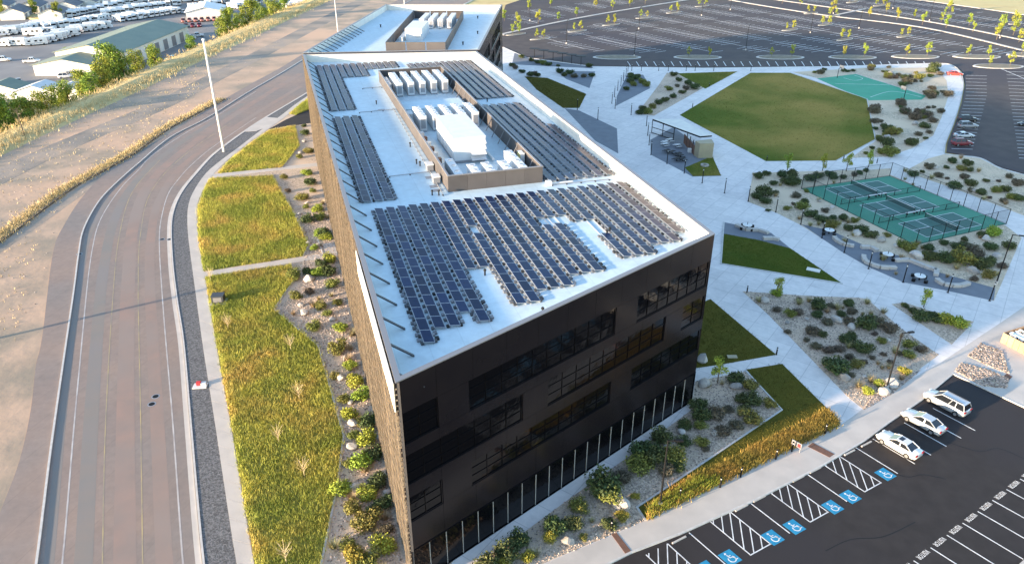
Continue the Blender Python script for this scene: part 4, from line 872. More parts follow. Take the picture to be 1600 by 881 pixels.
plant('1150,595,bA 1170,607,bB 1157,627,mA 1176,630,bA 1162,642,mA 1202,634,mB 1174,657,bB 1092,637,bA 1137,642,mC 1097,654,bA 1117,651,bC 1094,669,mB 1129,677,bC 1150,667,mC 1095,694,mB 1069,667,mA 1067,694,mA 1032,688,bA 1007,709,hA 1020,722,bA 999,731,bB 1052,718,bB 1040,738,bC 1060,734,mA 972,749,bC 945,768,hA 948,780,bB 905,794,bB 897,822,mA 860,842,mY 865,826,bA 813,848,bA 825,874,mY 790,868,bA 972,809,mY 950,823,mA 912,841,sB 992,778,sY 784,886,mY 760,895,bA 1103,703,sC', 'the gravel bed below the dark facade')
plant('1213,461,mD 1277,481,bA 1213,486,mC 1233,493,mB 1245,491,mC 1277,494,mA 1298,480,mC 1325,477,mA 1315,493,mA 1330,490,mC 1293,506,mC 1268,520,bC 1283,524,mA 1325,505,mC 1352,512,hA 1366,507,bC 1390,517,bC 1319,534,mA 1330,529,mA 1260,533,sC 1275,543,mC 1294,550,mC 1310,548,mC 1347,549,bA 1336,543,mA 1367,523,sC 1376,535,mB 1380,555,sC 1420,542,mB 1418,557,mB 1438,549,mC 1391,567,sC 1305,580,hA 1338,573,mB 1327,560,mC 1330,588,sC 1350,567,sC 1373,601,mD 1412,583,mY 1355,613,mD 1405,553,sC 1362,560,sC 1248,470,sC 1230,520,sC', 'the wide boulder bed beside the plaza')
plant('1415,480,sA 1425,487,mA 1438,498,bA 1457,495,mA 1463,503,mA 1478,502,bD 1495,510,bD 1412,478,sB', 'the small triangular bed')
plant('1185,278,bA 1197,273,mA 1221,276,bA 1237,275,bA 1239,289,hA 1228,287,bA 1267,282,bA 1278,278,bA 1297,275,bA 1303,280,mA 1317,279,mA 1335,275,mC 1343,272,mA 1353,268,mA 1193,304,hA 1182,310,bA 1194,317,bA 1209,289,mA 1211,303,mA 1244,308,bC 1257,317,mA 1252,327,bB 1266,338,bA 1230,328,mB 1289,331,mC 1284,346,bA 1301,342,mA 1317,343,bA 1336,347,mB 1300,355,bB 1326,359,mA 1345,363,bA 1360,370,bA 1386,369,mB 1410,385,bB 1422,391,bB 1450,391,bA 1475,382,mA 1495,388,bA 1506,385,mA 1506,376,mA 1516,391,bC 1532,369,mA 1552,368,bD 1452,405,bA 1475,409,bA 1463,403,bA 1503,411,hB 1495,400,bA 1526,401,bC 1530,417,hA 1545,413,bA 1565,418,mC 1545,434,bB 1522,438,mC 1575,389,bA 1545,389,bA 1240,320,sC 1260,300,sB 1200,330,sA', 'the sandy bed around the pickleball courts')
plant('1452,263,bC 1487,254,bA 1510,258,bA 1478,263,mA 1426,275,bA 1466,276,bC 1491,293,bA 1515,268,mA 1506,279,bC 1516,289,bA 1500,266,bB 1517,299,mC 1532,303,bA 1540,284,mA 1556,300,bB 1569,299,bA 1589,289,bC 1580,311,bB 1590,313,bA 1567,316,mC 1576,278,mC 1560,284,sC 1440,270,sA 1480,280,sC 1545,310,sC', 'the sandy bed between the court walk and the curved lot')
plant('1052,119,bA 1060,127,bA 1075,132,bA 1085,139,hA 1066,146,bA 1052,153,bA 1040,159,bA 1030,163,bA 1020,169,bB 1005,173,bA 1000,178,bA 1012,178,bB 1045,141,bB 1072,140,bC 1058,136,mC', 'the long bed beside the big lawn')
plant('985,119,bA 995,122,bA 1003,130,bB 990,134,bB 1010,135,bB 978,141,bA 985,129,bA 990,125,hA', 'the bed between the two rows of post lights')
plant('815,91,bA 830,96,bA 840,99,bA 857,103,bA 872,104,mA 848,101,bB 920,105,bA 874,114,bA 890,116,bA 882,119,bA 897,121,bC 912,121,bC 924,120,bA 805,108,bC 815,114,bA 828,119,bA 840,120,bA 800,104,bA 834,117,bC', 'the dark beds by the gap between the buildings')
plant('501,367,bD 510,373,bD 490,390,mD 516,409,bD 501,415,bA 460,434,bB 481,428,bA 497,430,bD 512,428,bA 520,448,bB 463,465,bB 484,458,mC 501,481,bB 527,476,mB 512,492,mB 492,513,bB 533,515,bD 465,464,sC 530,548,bB 547,575,bD 555,600,bD 562,623,bD 525,590,mB 537,627,mB 546,650,bD 575,663,bA 552,683,mB 572,692,bD 586,713,bA 567,726,bD 547,727,mB 536,768,bD 590,758,bA 575,776,bD 600,791,bA 550,799,bB 575,822,bB 545,854,mB 602,857,bD 555,876,bY 575,884,bB 605,829,mC 585,800,mA 562,662,mB 475,198,mA 477,211,bA 482,239,bB 468,247,mB 481,273,bD 444,279,mB 450,300,mC 484,289,bA 473,312,bB 495,330,bD 481,347,bA 501,342,bB 506,369,bA 489,300,mB 478,325,mB', 'the boulder bed along the timber wall')
x, y = scatter(B_ball, 85, [ats([(1270, 120), (1340, 112), (1452, 150), (1440, 158), (1355, 160)])])
for a, b_ in zip(x, y): shrub((a, b_, .01), random.choice([.7, .9, 1.3, 1.6]), random.choice('AACCBC'), 'the sandy bed behind the basketball court', None)
def boulder(p, r, label, group):
    bm = bmesh.new(); bmesh.ops.create_icosphere(bm, subdivisions=2, radius=1); sd_ = Vector((random.uniform(.8, 1.25), random.uniform(.7, 1.0), random.uniform(.55, .8)))
    pl_ = [(Vector((random.gauss(0, 1), random.gauss(0, 1), random.gauss(0, .8))).normalized(), random.uniform(.6, .9)) for _ in range(9)]
    for v in bm.verts:
        for n_, d_ in pl_:
            k = v.co.dot(n_)-d_
            if k > 0: v.co -= n_*k
        v.co = Vector((v.co.x*sd_.x, v.co.y*sd_.y, v.co.z*sd_.z))*r
    me = bpy.data.meshes.new('boulder'); bm.to_mesh(me); bm.free(); me.materials.append(M_rock)
    o = obj('boulder', me, None, (p[0], p[1], r*.3), random.uniform(0, 6)); tag(o, label, 'boulder', group)
for pts, where in (([(1100, 602, .95), (1150, 606, .8), (1064, 676, .6), (1116, 678, .6), (974, 790, .9), (964, 793, .5), (887, 848, .9), (1040, 700, .5), (1098, 563, 1.0), (1180, 618, .6)], 'the gravel bed below the dark facade'), ([(1195, 472, .8), (1306, 502, .9), (1330, 512, .8), (1382, 506, .7), (1386, 534, .55), (1320, 592, .8), (1392, 602, 1.1), (1380, 614, .8), (1230, 505, .4), (1260, 500, .4), (1350, 590, .4)], 'the wide boulder bed beside the plaza'), ([(483, 438, 1.1), (476, 490, .9), (533, 592, .8), (552, 663, .8), (550, 700, .7), (555, 763, .9), (470, 478, .5), (520, 500, .6), (497, 385, .6), (482, 380, .5), (470, 240, .6), (475, 222, .6), (468, 335, .5), (480, 318, .5), (606, 770, .6), (540, 560, .5), (548, 630, .5), (590, 685, .5)], 'the boulder bed along the timber wall'), ([(1339, 366, 1.2), (1377, 377, .9), (1431, 402, 1.3), (1400, 385, .6), (1540, 375, 1.0), (1300, 325, .6), (1520, 425, .9), (1557, 402, .9), (1460, 395, .6), (1280, 315, .5)], 'the sandy bed around the pickleball courts'), ([(1459, 263, 1.0), (1437, 120, 1), (1392, 116, 1), (1386, 216, 1.1), (1430, 195, 1), (1520, 300, .8)], 'the sandy beds by the curved lot')):
    for px, py, r_ in pts: boulder(at(px, py), r_, f'pale angular boulder sitting in {where}', f'boulders in {where}')
# cobble patches
for pts, lab in (([(1512, 556), (1533, 536), (1566, 548), (1578, 584), (1548, 573)], 'upper cobble patch of tan stones by the sidewalk'), ([(1492, 579), (1502, 566), (1545, 577), (1576, 591), (1572, 606), (1535, 603)], 'lower cobble patch of tan stones at the stall end'), ([(1350, 639), (1365, 618), (1400, 605), (1428, 585), (1440, 576), (1395, 613)], 'fringe of tan stones along the sunlit edge of the wide bed'), ([(1225, 640), (1012, 783), (1002, 790), (1000, 786), (1010, 778), (1222, 637)], None)):
    P = ats(pts, .02)
    if lab is None: continue
    bed('cobble_bed', pts, M_sand, .02)
    x, y = scatter(P, 900); cb = MB()
    for a, b_ in zip(x, y):
        r_ = random.uniform(.07, .17); z0 = .01; n = 5; t0 = random.uniform(0, 6)
        ring = lambda s, z_: [(a+s*r_*math.cos(t0+2*math.pi*i/n), b_+s*r_*.8*math.sin(t0+2*math.pi*i/n), z_) for i in range(n)]
        cb.loft([ring(1, z0), ring(.95, z0+r_*.5), ring(.5, z0+r_*.8)])
    tag(cb.build('cobbles', M_cob, fix=False), kind='stuff')
# gravel chips on near beds
for P, n in ((B_front, 5000), (B_big, 4500)):
    x, y = scatter(P, n); cb = MB()
    for a, b_ in zip(x, y):
        r_ = random.uniform(.05, .13); t0 = random.uniform(0, 6); cb.add([(a+r_*math.cos(t0+i*1.57), b_+r_*math.sin(t0+i*1.57), .012) for i in range(4)]+[(a, b_, .012+r_*.8)], [(0, 1, 4), (1, 2, 4), (2, 3, 4), (3, 0, 4)])
    tag(cb.build('gravel_stones', M_cob, fix=False), kind='stuff')
lb = [uv(-.4, -6), uv(-.4, 96), uv(-7, 90), *[p for p in ats([(450, 300), (478, 385), (470, 440), (432, 485), (500, 542), (540, 680), (530, 760), (508, 881)])]]
x, y = scatter(lb, 6500, mpol); cb = MB()
for a, b_ in zip(x, y):
    r_ = random.uniform(.06, .18); t0 = random.uniform(0, 6); cb.add([(a+r_*math.cos(t0+i*1.57), b_+r_*math.sin(t0+i*1.57), .0) for i in range(4)]+[(a, b_, r_*.8)], [(0, 1, 4), (1, 2, 4), (2, 3, 4), (3, 0, 4)])
tag(cb.build('gravel_stones', M_cob, fix=False), kind='stuff')
# golden ornamental grass by the sidewalk
gp = ats([(1011, 811), (1018, 790), (1080, 748), (1150, 718), (1200, 688), (1262, 660), (1294, 640), (1311, 664), (1240, 698), (1030, 801)], .02)
x, y = scatter(gp, 3400); blades('golden_grass', x, y, .02, .3, .75, .09, M_gold, 6, .2, .8)
x, y = scatter(ats([(1085, 750), (1060, 765), (1018, 792), (1011, 811), (1060, 786), (1130, 752)], .02), 500); blades('green_grass', x, y, .02, .4, .9, .09, M_leafD, 6, .15, .7)
# dry grass along the ridge and the wattle line
rx, ry = [], []
for (x0, y0), (x1, y1) in zip(RIDGE[2:8], RIDGE[3:9]):
    n = int(abs(y1-y0)*30); t_ = rng.uniform(0, 1, n); rx.append(x0+(x1-x0)*t_+rng.normal(1.5, 3.0, n)); ry.append(y0+(y1-y0)*t_)
blades('ridge_grass', np.concatenate(rx), np.concatenate(ry), .1, .5, 1.3, .16, M_dryb, 4, .3, .6)
wat = smooth(ats([(-40, 395), (0, 370), (60, 325), (110, 290), (160, 263), (205, 237), (250, 205), (300, 178), (345, 155)], -.2), 4)
wx = np.array([p.x for p in wat]); wy = np.array([p.y for p in wat]); n = 5200; t_ = rng.uniform(0, len(wx)-1.01, n); i_ = t_.astype(int); f_ = t_-i_
blades('bank_grass', wx[i_]*(1-f_)+wx[i_+1]*f_+rng.normal(0, .9, n), wy[i_]*(1-f_)+wy[i_+1]*f_+rng.normal(0, .9, n), -.22, .2, .7, .12, M_dryb, 3, .2, .7)
tag(ribbon(MB(), wat, .35, -.3, .08, 1.5).build('straw_wattle', M_bark), 'long dark straw wattle laid along the dirt bank beside the road', 'wattle')
x, y = scatter([Vector((-118, 100, 0)), Vector((-118, 180, 0)), Vector((-109, 290, 0)), *ats([(225, 235), (127, 310), (83, 393), (60, 560)])][:3]+[p+Vector((-3, 0, 0)) for p in ats([(300, 185), (160, 268), (100, 345), (80, 400), (62, 530)], 0)], 900)
blades('bank_grass', x, y, -.22, .15, .5, .12, M_dryb, 3, .3, .7)

def tree_mesh(h, cr_, n, leaf, m, trunk=.3, squash=1.0, base=.3, ncl=16):
    cl = []
    for _ in range(ncl):
        zz = random.uniform(base, .93); rr = cr_*math.sqrt(max(.05, 1-((zz-.55)/.5)**2)); t = random.uniform(0, 6.28); q = math.sqrt(random.uniform(0, 1))*.75
        cl.append(((rr*q*math.cos(t), rr*q*math.sin(t), h*zz), cr_*random.uniform(.3, .5)))
    cm = leafmass('crown', m, n, cl, leaf, 1.15, .25)
    tb = MB().tube((0, 0, -.1), (0, 0, h*.45), trunk, trunk*.6, 7).tube((0, 0, h*.45), (0, 0, h*.85), trunk*.6, trunk*.15, 6)
    for c, r_ in cl[:8]: tb.tube((0, 0, h*random.uniform(.25, .5)), c, trunk*.3, trunk*.08, 5)
    return cm, tb.mesh('trunk', M_bark)
T_big = [tree_mesh(1.0*12, 3.6, 5200, .42, M_treeA, .3, base=.22, ncl=22) for _ in range(3)]
T_sm = [tree_mesh(4.6, 1.15, 900, .24, M_treeY, .09, base=.3, ncl=9) for _ in range(3)]
T_bu = [tree_mesh(2.6, .8, 700, .16, M_leafD, .06, base=.2, ncl=8) for _ in range(2)]
def tree(kind, p, s, label, group, name='tree', sx=None):
    cm, tm = random.choice(kind); t = thing(name, label, 'tree', p, random.uniform(0, 6.28), group); t.scale = (sx or s, sx or s, s)
    obj('crown', cm, t); obj('trunk', tm, t); return t
LZ = -6.9
for px, py, h in [(182, 143, 14), (170, 151, 11), (200, 139, 11), (218, 123, 9), (246, 113, 9), (135, 158, 9), (150, 163, 9), (112, 177, 9), (100, 182, 8), (82, 198, 10), (62, 206, 9), (44, 210, 10), (22, 217, 11), (4, 222, 12), (-18, 230, 12), (301, 86, 7), (362, 62, 12), (377, 57, 9), (396, 55, 14), (412, 50, 11), (430, 42, 12), (446, 34, 10), (350, 66, 9)]:
    wh_ = 'the red truck row' if px > 290 else 'the green roofed warehouse' if px > 160 else 'the white tents' if px > 90 else 'the bare tree'
    tree(T_big, at(px, py, LZ), h/12*1.15, f'{"tall" if h > 10.5 else "short"} leafy tree below the dry ridge beside {wh_}', f'{"tall" if h > 10.5 else "short"} trees beside {wh_}', sx=h/12*1.2)
for px, py, h in [(55, 24, 8), (92, 32, 9), (5, 24, 8), (105, 90, 4)]: tree(T_big, at(px, py, LZ), h/12, 'small tree among the houses beyond the vehicle yard', 'trees by the far houses')
dead = thing('bare_tree', 'leafless young tree on the ridge slope beside the bushes', 'tree', at(38, 212, .3)); tb = MB().tube((0, 0, -.3), (0, 0, 7), .16, .05, 6)
for k in range(14): z_ = 2.5+k*.3; a = k*2.4; tb.tube((0, 0, z_), (1.6*math.cos(a), 1.6*math.sin(a), z_+1.5), .04, .015, 4)
tb.build('trunk', M_bark, dead)
for px, py in [(788, 33), (809, 44), (841, 37), (872, 33), (901, 26), (931, 12), (957, 15), (984, 10), (1008, 6), (826, 16), (860, 10)]+[(1358, 26), (1385, 20), (1401, 32), (1428, 29), (1441, 39), (1470, 36), (1514, 40), (1520, 50), (1563, 50), (1557, 62), (1592, 66), (1583, 55), (1478, 44), (1384, 8), (1301, 20), (1482, 21), (1585, 36), (1222, 6), (1250, 9)]: tree(T_sm, at(px, py, .0), random.uniform(.9, 1.5), 'slender yellow green tree in a planting strip of the far parking lot', 'trees in the planting strips')
for (px, py) in SMI:
    for dx in (-5, 5): tree(T_sm, at(px+dx, py-.2, .05), random.uniform(.65, 1.05), 'young tree on a narrow kerbed island of the far parking lot', 'trees on the narrow islands')
for (px, py) in BIGI[1:]:
    for dx in (-14, 18): tree(T_sm, at(px+dx, py-1, .05), random.uniform(.7, 1.1), 'young tree on a lens shaped kerbed island of the far parking lot', 'trees on the lens shaped islands')
for px, py, lab in [(1230, 266, 'a'), (1285, 267, 'a'), (1322, 268, 'a'), (1357, 261, 'a')]: tree(T_bu, at(px, py), 1.6, 'small young tree at the walk edge of the pickleball bed', 'young trees along the pickleball bed')
tree(T_bu, at(1443, 480), 1.3, 'young tree in the small triangular bed', None); tree(T_bu, at(1213, 462), 1.3, 'bright young tree at the tip of the wide boulder bed', None); tree(T_bu, at(1121, 598), 1.5, 'dark young tree beside the entrance path of the facade bed', None)
for i, (px, py) in enumerate([(436, 692), (476, 745), (455, 548), (448, 880), (330, 440), (357, 515), (468, 625)]):
    t = thing('pale_sapling', 'bare pale sapling standing in the tall meadow grass', 'sapling', at(px, py), random.uniform(0, 6), 'pale saplings in the meadow'); tb = MB().tube((0, 0, 0), (0, 0, 1.6), .05, .03, 5)
    for k in range(16):
        a = k*2.4; z_ = .7+.06*k; tb.tube((0, 0, z_), (.75*math.cos(a), .75*math.sin(a), z_+1.0), .028, .012, 4)
    tb.build('twigs', M_twig, t)

# ------------------------------------------------------------------ vehicles
def car(label, p, rz, m, kind='sedan', group=None, cat='car', sunroof=False):
    t = thing('parked_car', label, cat, p, rz, group)
    if kind == 'sedan': L, W, zb, zr_, g = 4.8, .91, .96, 1.45, (-1.85, -1.0, .2, 1.12)
    elif kind == 'van': L, W, zb, zr_, g = 5.1, .98, 1.08, 1.78, (-2.42, -2.15, .55, 1.45)
    elif kind == 'suv': L, W, zb, zr_, g = 4.8, .95, 1.08, 1.76, (-2.28, -1.95, .25, .98)
    else: L, W, zb, zr_, g = 5.6, .98, 1.1, 1.85, (-.7, -.55, .75, 1.3)
    h = L/2; xs = [-h, -h+.1, -h+.5, -1.2, 0, 1.0, h-.8, h-.3, h-.06, h]
    deck = zb+.03 if kind == 'sedan' else zb
    top = [zb-.25, zb-.05, deck, zb+.02, zb, zb, zb-.06, zb-.17, zb-.3, zb-.45]; wd = [.78, .9, .97, 1, 1, 1, .98, .93, .82, .7]; bt = [.42, .3, .24, .2, .2, .2, .22, .27, .33, .38]
    rings = []
    for x_, tp, w_, b_ in zip(xs, top, wd, bt):
        w_ *= W; rings.append([(x_, -w_*.9, b_), (x_, -w_, b_+.22), (x_, -w_*.99, tp-.12), (x_, -w_*.86, tp), (x_, 0, tp+.03), (x_, w_*.86, tp), (x_, w_*.99, tp-.12), (x_, w_, b_+.22), (x_, w_*.9, b_)])
    body = MB().loft(rings).build('body', m, t, smooth=True)
    a, b1, c, d_ = g; wb_, wt = W*.87, W*.68
    gl_ = MB().loft([[(a, -wb_, zb-.02), (a, wb_, zb-.02), (d_, wb_, zb-.02), (d_, -wb_, zb-.02)], [(b1, -wt, zr_-.05), (b1, wt, zr_-.05), (c, wt, zr_-.05), (c, -wt, zr_-.05)]]).build('windows', M_cglass, t)
    rf = MB().loft([[(b1-.06, -wt-.02, zr_-.06), (b1-.06, wt+.02, zr_-.06), (c+.06, wt+.02, zr_-.06), (c+.06, -wt-.02, zr_-.06)], [(b1+.08, -wt*.88, zr_+.02), (b1+.08, wt*.88, zr_+.02), (c-.1, wt*.88, zr_+.02), (c-.1, -wt*.88, zr_+.02)]]).build('roof', m, t, smooth=False)
    if sunroof: MB().box(((b1+c)/2+.25, 0, zr_+.02), (.5, .7, .02)).build('sunroof', M_cglass, rf)
    if kind in ('van', 'suv'):
        for s in (-1, 1): MB().bar((b1+.2, s*wt*.85, zr_+.08), (c-.1, s*wt*.85, zr_+.08), .05).build('roof_rail', M_dk, rf)
    pl2 = MB()
    for s in (-1, 1):
        for p0, p1 in (((a, s*wb_, zb), (b1, s*wt, zr_-.04)), ((d_, s*wb_, zb), (c, s*wt, zr_-.04)), (((a+d_)/2-.05, s*(wb_+.005), zb), ((b1+c)/2, s*(wt+.012), zr_-.04))): pl2.bar(p0, p1, .08, .07)
        if kind == 'van': pl2.bar((-1.35, s*(wb_+.005), zb), (-1.35, s*(wt+.012), zr_-.04), .12, .06)
    pl2.build('pillars', m, t)
    for x_ in (-h+.95, h-.92):
        for s in (-1, 1):
            w_ = MB().tube((x_, s*(W-.22), .34), (x_, s*(W+.015), .34), .345, .345, 16).build('wheel', M_rubber, t)
            MB().tube((x_, s*(W-.05), .34), (x_, s*(W+.03), .34), .22, .2, 12).build('rim', M_rim, w_)
    for s in (-1, 1):
        MB().box((h-.15, s*W*.68, zb-.3), (.22, .36, .13)).build('headlight', M_lampw, t); MB().box((-h+.04, s*W*.68, zb-.14), (.14, .38, .14)).build('tail_light', M_lampr, t)
        MB().box((d_-.35, s*(W+.06), zb+.05), (.14, .2, .12)).build('mirror', m, t)
    if kind == 'truck': MB().box((-1.75, 0, zb+.02), (1.9, 1.5, .06)).build('cargo_bed', M_dk, t)
    return t
WH = paintmat('white', (.62, .61, .60)); SV = paintmat('silver', (.46, .475, .49), .3); BLK = paintmat('black', (.02, .02, .024)); GRY = paintmat('grey', (.25, .26, .28), .3); RED = paintmat('red', (.40, .05, .035)); TRK = paintmat('faded_red', (.34, .13, .10)); MAR = paintmat('maroon', (.16, .02, .03)); TEAL = paintmat('turquoise', (.12, .45, .47)); BLU = paintmat('blue', (.05, .12, .28)); YEL = paintmat('yellow', (.75, .48, .03))
ch = math.atan2(-stall_dir.y, -stall_dir.x)
def atlot(px, py, zz=RDZ): p = at(px, py, zz); return p
car('white sedan with dark sunroof parked next to an empty accessible stall', at(1403, 700, RDZ), ch, WH, 'sedan', sunroof=True)
car('silver white sedan parked between the white sedan and the minivan', at(1441, 664, RDZ), ch, SV, 'sedan')
car('silver minivan with roof rails parked last in the front row', at(1477, 635, RDZ), ch, SV, 'van')
for px, py, m, k, lab, rz in ((1491, 118, RED, 'sedan', 'red car parked alone beside the kerb ramp', R(-12)), (1511, 190, BLK, 'suv', 'black car at the far end of the parked row by the curved walk', R(2)), (1511, 200, GRY, 'suv', 'dark grey car second in the row by the curved walk', R(2)), (1505, 215, SV, 'sedan', 'silver car third in the row by the curved walk', R(4)), (1502, 227, MAR, 'suv', 'dark maroon car at the near end of the row by the curved walk', R(4)), (1605, 197, BLK, 'sedan', 'black car parked across the aisle from the row by the curved walk', R(184))):
    car(lab, at(px, py, RDZ), rz, m, k)
# vehicle yard west of the ridge
YZ = LZ+.06
yard = tag(MB().prism([(-143, 235), (-136, 300), (-130, 360), (-122, 430), (-116, 520), (-300, 560), (-560, 560), (-560, 200), (-300, 200)], LZ-.3, YZ).build('vehicle_yard', mat('yard_asphalt', (.20, .19, .185), (.25, .235, .22), .08, .9, c3=(.16, .155, .155), scale3=.03)), kind='structure')
def rv(L, hgt, stripe, cabover=True):
    t = obj('motorhome', None); W = 1.25
    prof = [(-L/2, .5), (-L/2, hgt), (L/2-.6, hgt), (L/2-.1, hgt-.5), (L/2, hgt-1.2), (L/2-.5, 1.6), (L/2, 1.2), (L/2, .5)] if cabover else [(-L/2, .5), (-L/2, hgt-.15), (-L/2+.2, hgt), (L/2-.3, hgt), (L/2, hgt-.6), (L/2, .55)]
    n = len(prof); MB().add([(x_, -W, z_) for x_, z_ in prof]+[(x_, W, z_) for x_, z_ in prof], [tuple(range(n)), tuple(range(n, 2*n))[::-1]]+[(i, (i+1) % n, n+(i+1) % n, n+i) for i in range(n)]).build('body', M_offw, t)
    for s in (-1, 1):
        for x_ in (-L*.3, 0, L*.22): MB().box((x_, s*W, hgt*.62), (L*.12, .06, .7)).build('window', M_cglass, t)
        MB().box((0, s*W, 1.2), (L*.9, .05, .22)).build('stripe', stripe, t)
        for x_ in (-L*.25, L*.32): MB().tube((x_, s*(W-.2), .45), (x_, s*(W+.03), .45), .45, .45, 10).build('wheel', M_rubber, t)
    MB().box((-L*.1, 0, hgt+.15), (1, .8, .3)).build('roof_unit', M_white, t)
    MB().box((L/2-.12, 0, 1.75 if cabover else hgt*.66), (.4, 2.1, .75)).build('windscreen', M_cglass, t)
    return t
RVP = [rv(8, 3.2, BLU), rv(9.5, 3.5, GRY, False), rv(7.4, 3.1, MAR)]
def yard_row(x0, y0, x1, y1, n, rz, where, jit=.12):
    for k in range(n):
        t_ = k/max(1, n-1); p = at(x0+(x1-x0)*t_, y0+(y1-y0)*t_, YZ); c = copy_tree(random.choice(RVP)); c.location = p; c.rotation_euler = (0, 0, rz+random.uniform(-jit, jit)); c.scale = (random.uniform(.9, 1.1),)*3
        tag(c, f'white motorhome parked in {where}', 'motorhome', f'motorhomes in {where}')
yard_row(110, 27, 224, 2, 19, R(-60), 'the long diagonal row nearest the houses')
yard_row(163, 25, 278, 8, 17, R(-60), 'the middle diagonal row of the yard')
yard_row(186, 34, 272, 21, 11, R(-25), 'the row behind the green roofed warehouse')
yard_row(134, 37, 160, 34, 3, R(-100), 'the open aisle of the yard')
yard_row(2, 57, 64, 44, 9, R(30), 'the left row beside the tan bank')
yard_row(54, 56, 74, 53, 2, R(8), 'the pair beside the stacked trailers')
yard_row(4, 73, 46, 71, 3, R(5), 'the trailers row at the left of the yard')
yard_row(58, 71, 112, 56, 8, R(25), 'the row along the warehouse side')
yard_row(118, 52, 160, 45, 5, R(20), 'the short row along the warehouse eave')
yard_row(236, 6, 330, 0, 12, R(-60), 'the farthest row of the yard')
yard_row(70, 46, 128, 38, 7, R(-35), 'the loose row beside the dark trailers')
yard_row(300, 17, 360, 4, 8, R(-60), 'the row behind the yellow box truck')
yard_row(448, 14, 512, 3, 9, R(-50), 'the row beyond the roadside trees')
yard_row(366, 14, 398, 6, 5, R(-30), 'the cluster behind the roadside trees')
for a in RVP:
    for ch_ in list(a.children): bpy.data.objects.remove(ch_)
    bpy.data.objects.remove(a)
# simple copies of cars for the yard
def yard_cars(x0, y0, x1, y1, n, rz, m, kind, label, group, cat='truck'):
    first = None
    for k in range(n):
        t_ = k/max(1, n-1); p = at(x0+(x1-x0)*t_, y0+(y1-y0)*t_, YZ)
        if first is None: first = car(label, p, rz, m, kind, group, cat); c = first
        else: c = copy_tree(first); c.location = p
        c.scale = (1.08,)*3; c.rotation_euler = (0, 0, rz+random.uniform(-.05, .05))
yard_cars(287, 35, 345, 32, 7, R(-70), TRK, 'truck', 'red and white truck in the row of trucks beside the trees', 'red trucks in the yard row')
yard_cars(291, 43, 312, 42, 3, R(-70), MAR, 'truck', 'dark red truck in the shorter row in front of the red trucks', 'dark red trucks in the yard')
yard_cars(228, 79, 245, 77, 2, R(10), TEAL, 'truck', 'turquoise truck parked by the warehouse canopy', 'turquoise trucks by the canopy')
yard_cars(270, 95, 284, 92, 2, R(10), TEAL, 'truck', 'turquoise truck parked close to the ridge', 'turquoise trucks near the ridge')
yard_cars(322, 76, 340, 72, 2, R(30), WH, 'suv', 'white van parked close to the ridge trees', 'white vans near the ridge', 'van')
yard_cars(240, 66, 256, 59, 3, R(20), WH, 'truck', 'white truck standing under the warehouse canopy', 'white trucks under the canopy')
yard_cars(296, 62, 308, 58, 2, R(20), WH, 'truck', 'white pickup parked in the open yard', 'white pickups in the open yard')
yard_cars(104, 122, 160, 106, 7, R(20), WH, 'suv', 'white car parked along the warehouse annex', 'white cars along the annex', 'car')
yard_cars(15, 137, 30, 130, 3, R(-60), GRY, 'sedan', 'grey car parked behind the white tents', 'grey cars behind the tents', 'car')
yard_cars(5, 96, 50, 98, 2, R(10), WH, 'truck', 'white truck on the lane left of the warehouse', 'white trucks on the yard lane')
yard_cars(262, 13, 300, 26, 4, R(-40), SV, 'truck', 'silver pickup between the motorhome rows', 'silver pickups in the yard')
t = thing('box_truck', 'yellow box truck beside the white yard tent', 'truck', at(340, 21, YZ), R(-10)); MB().box((0, 0, 2.2), (7, 2.6, 3)).build('cargo_box', YEL, t); MB().box((4.4, 0, 1.6), (1.8, 2.3, 2)).build('cab', YEL, t); MB().box((5.2, 0, 2.1), (.3, 2, .7)).build('windscreen', M_cglass, t)
for x_ in (-2.4, 4.2):
    for s in (-1, 1): MB().tube((x_, s*1.0, .5), (x_, s*1.28, .5), .5, .5, 10).build('wheel', M_rubber, t)
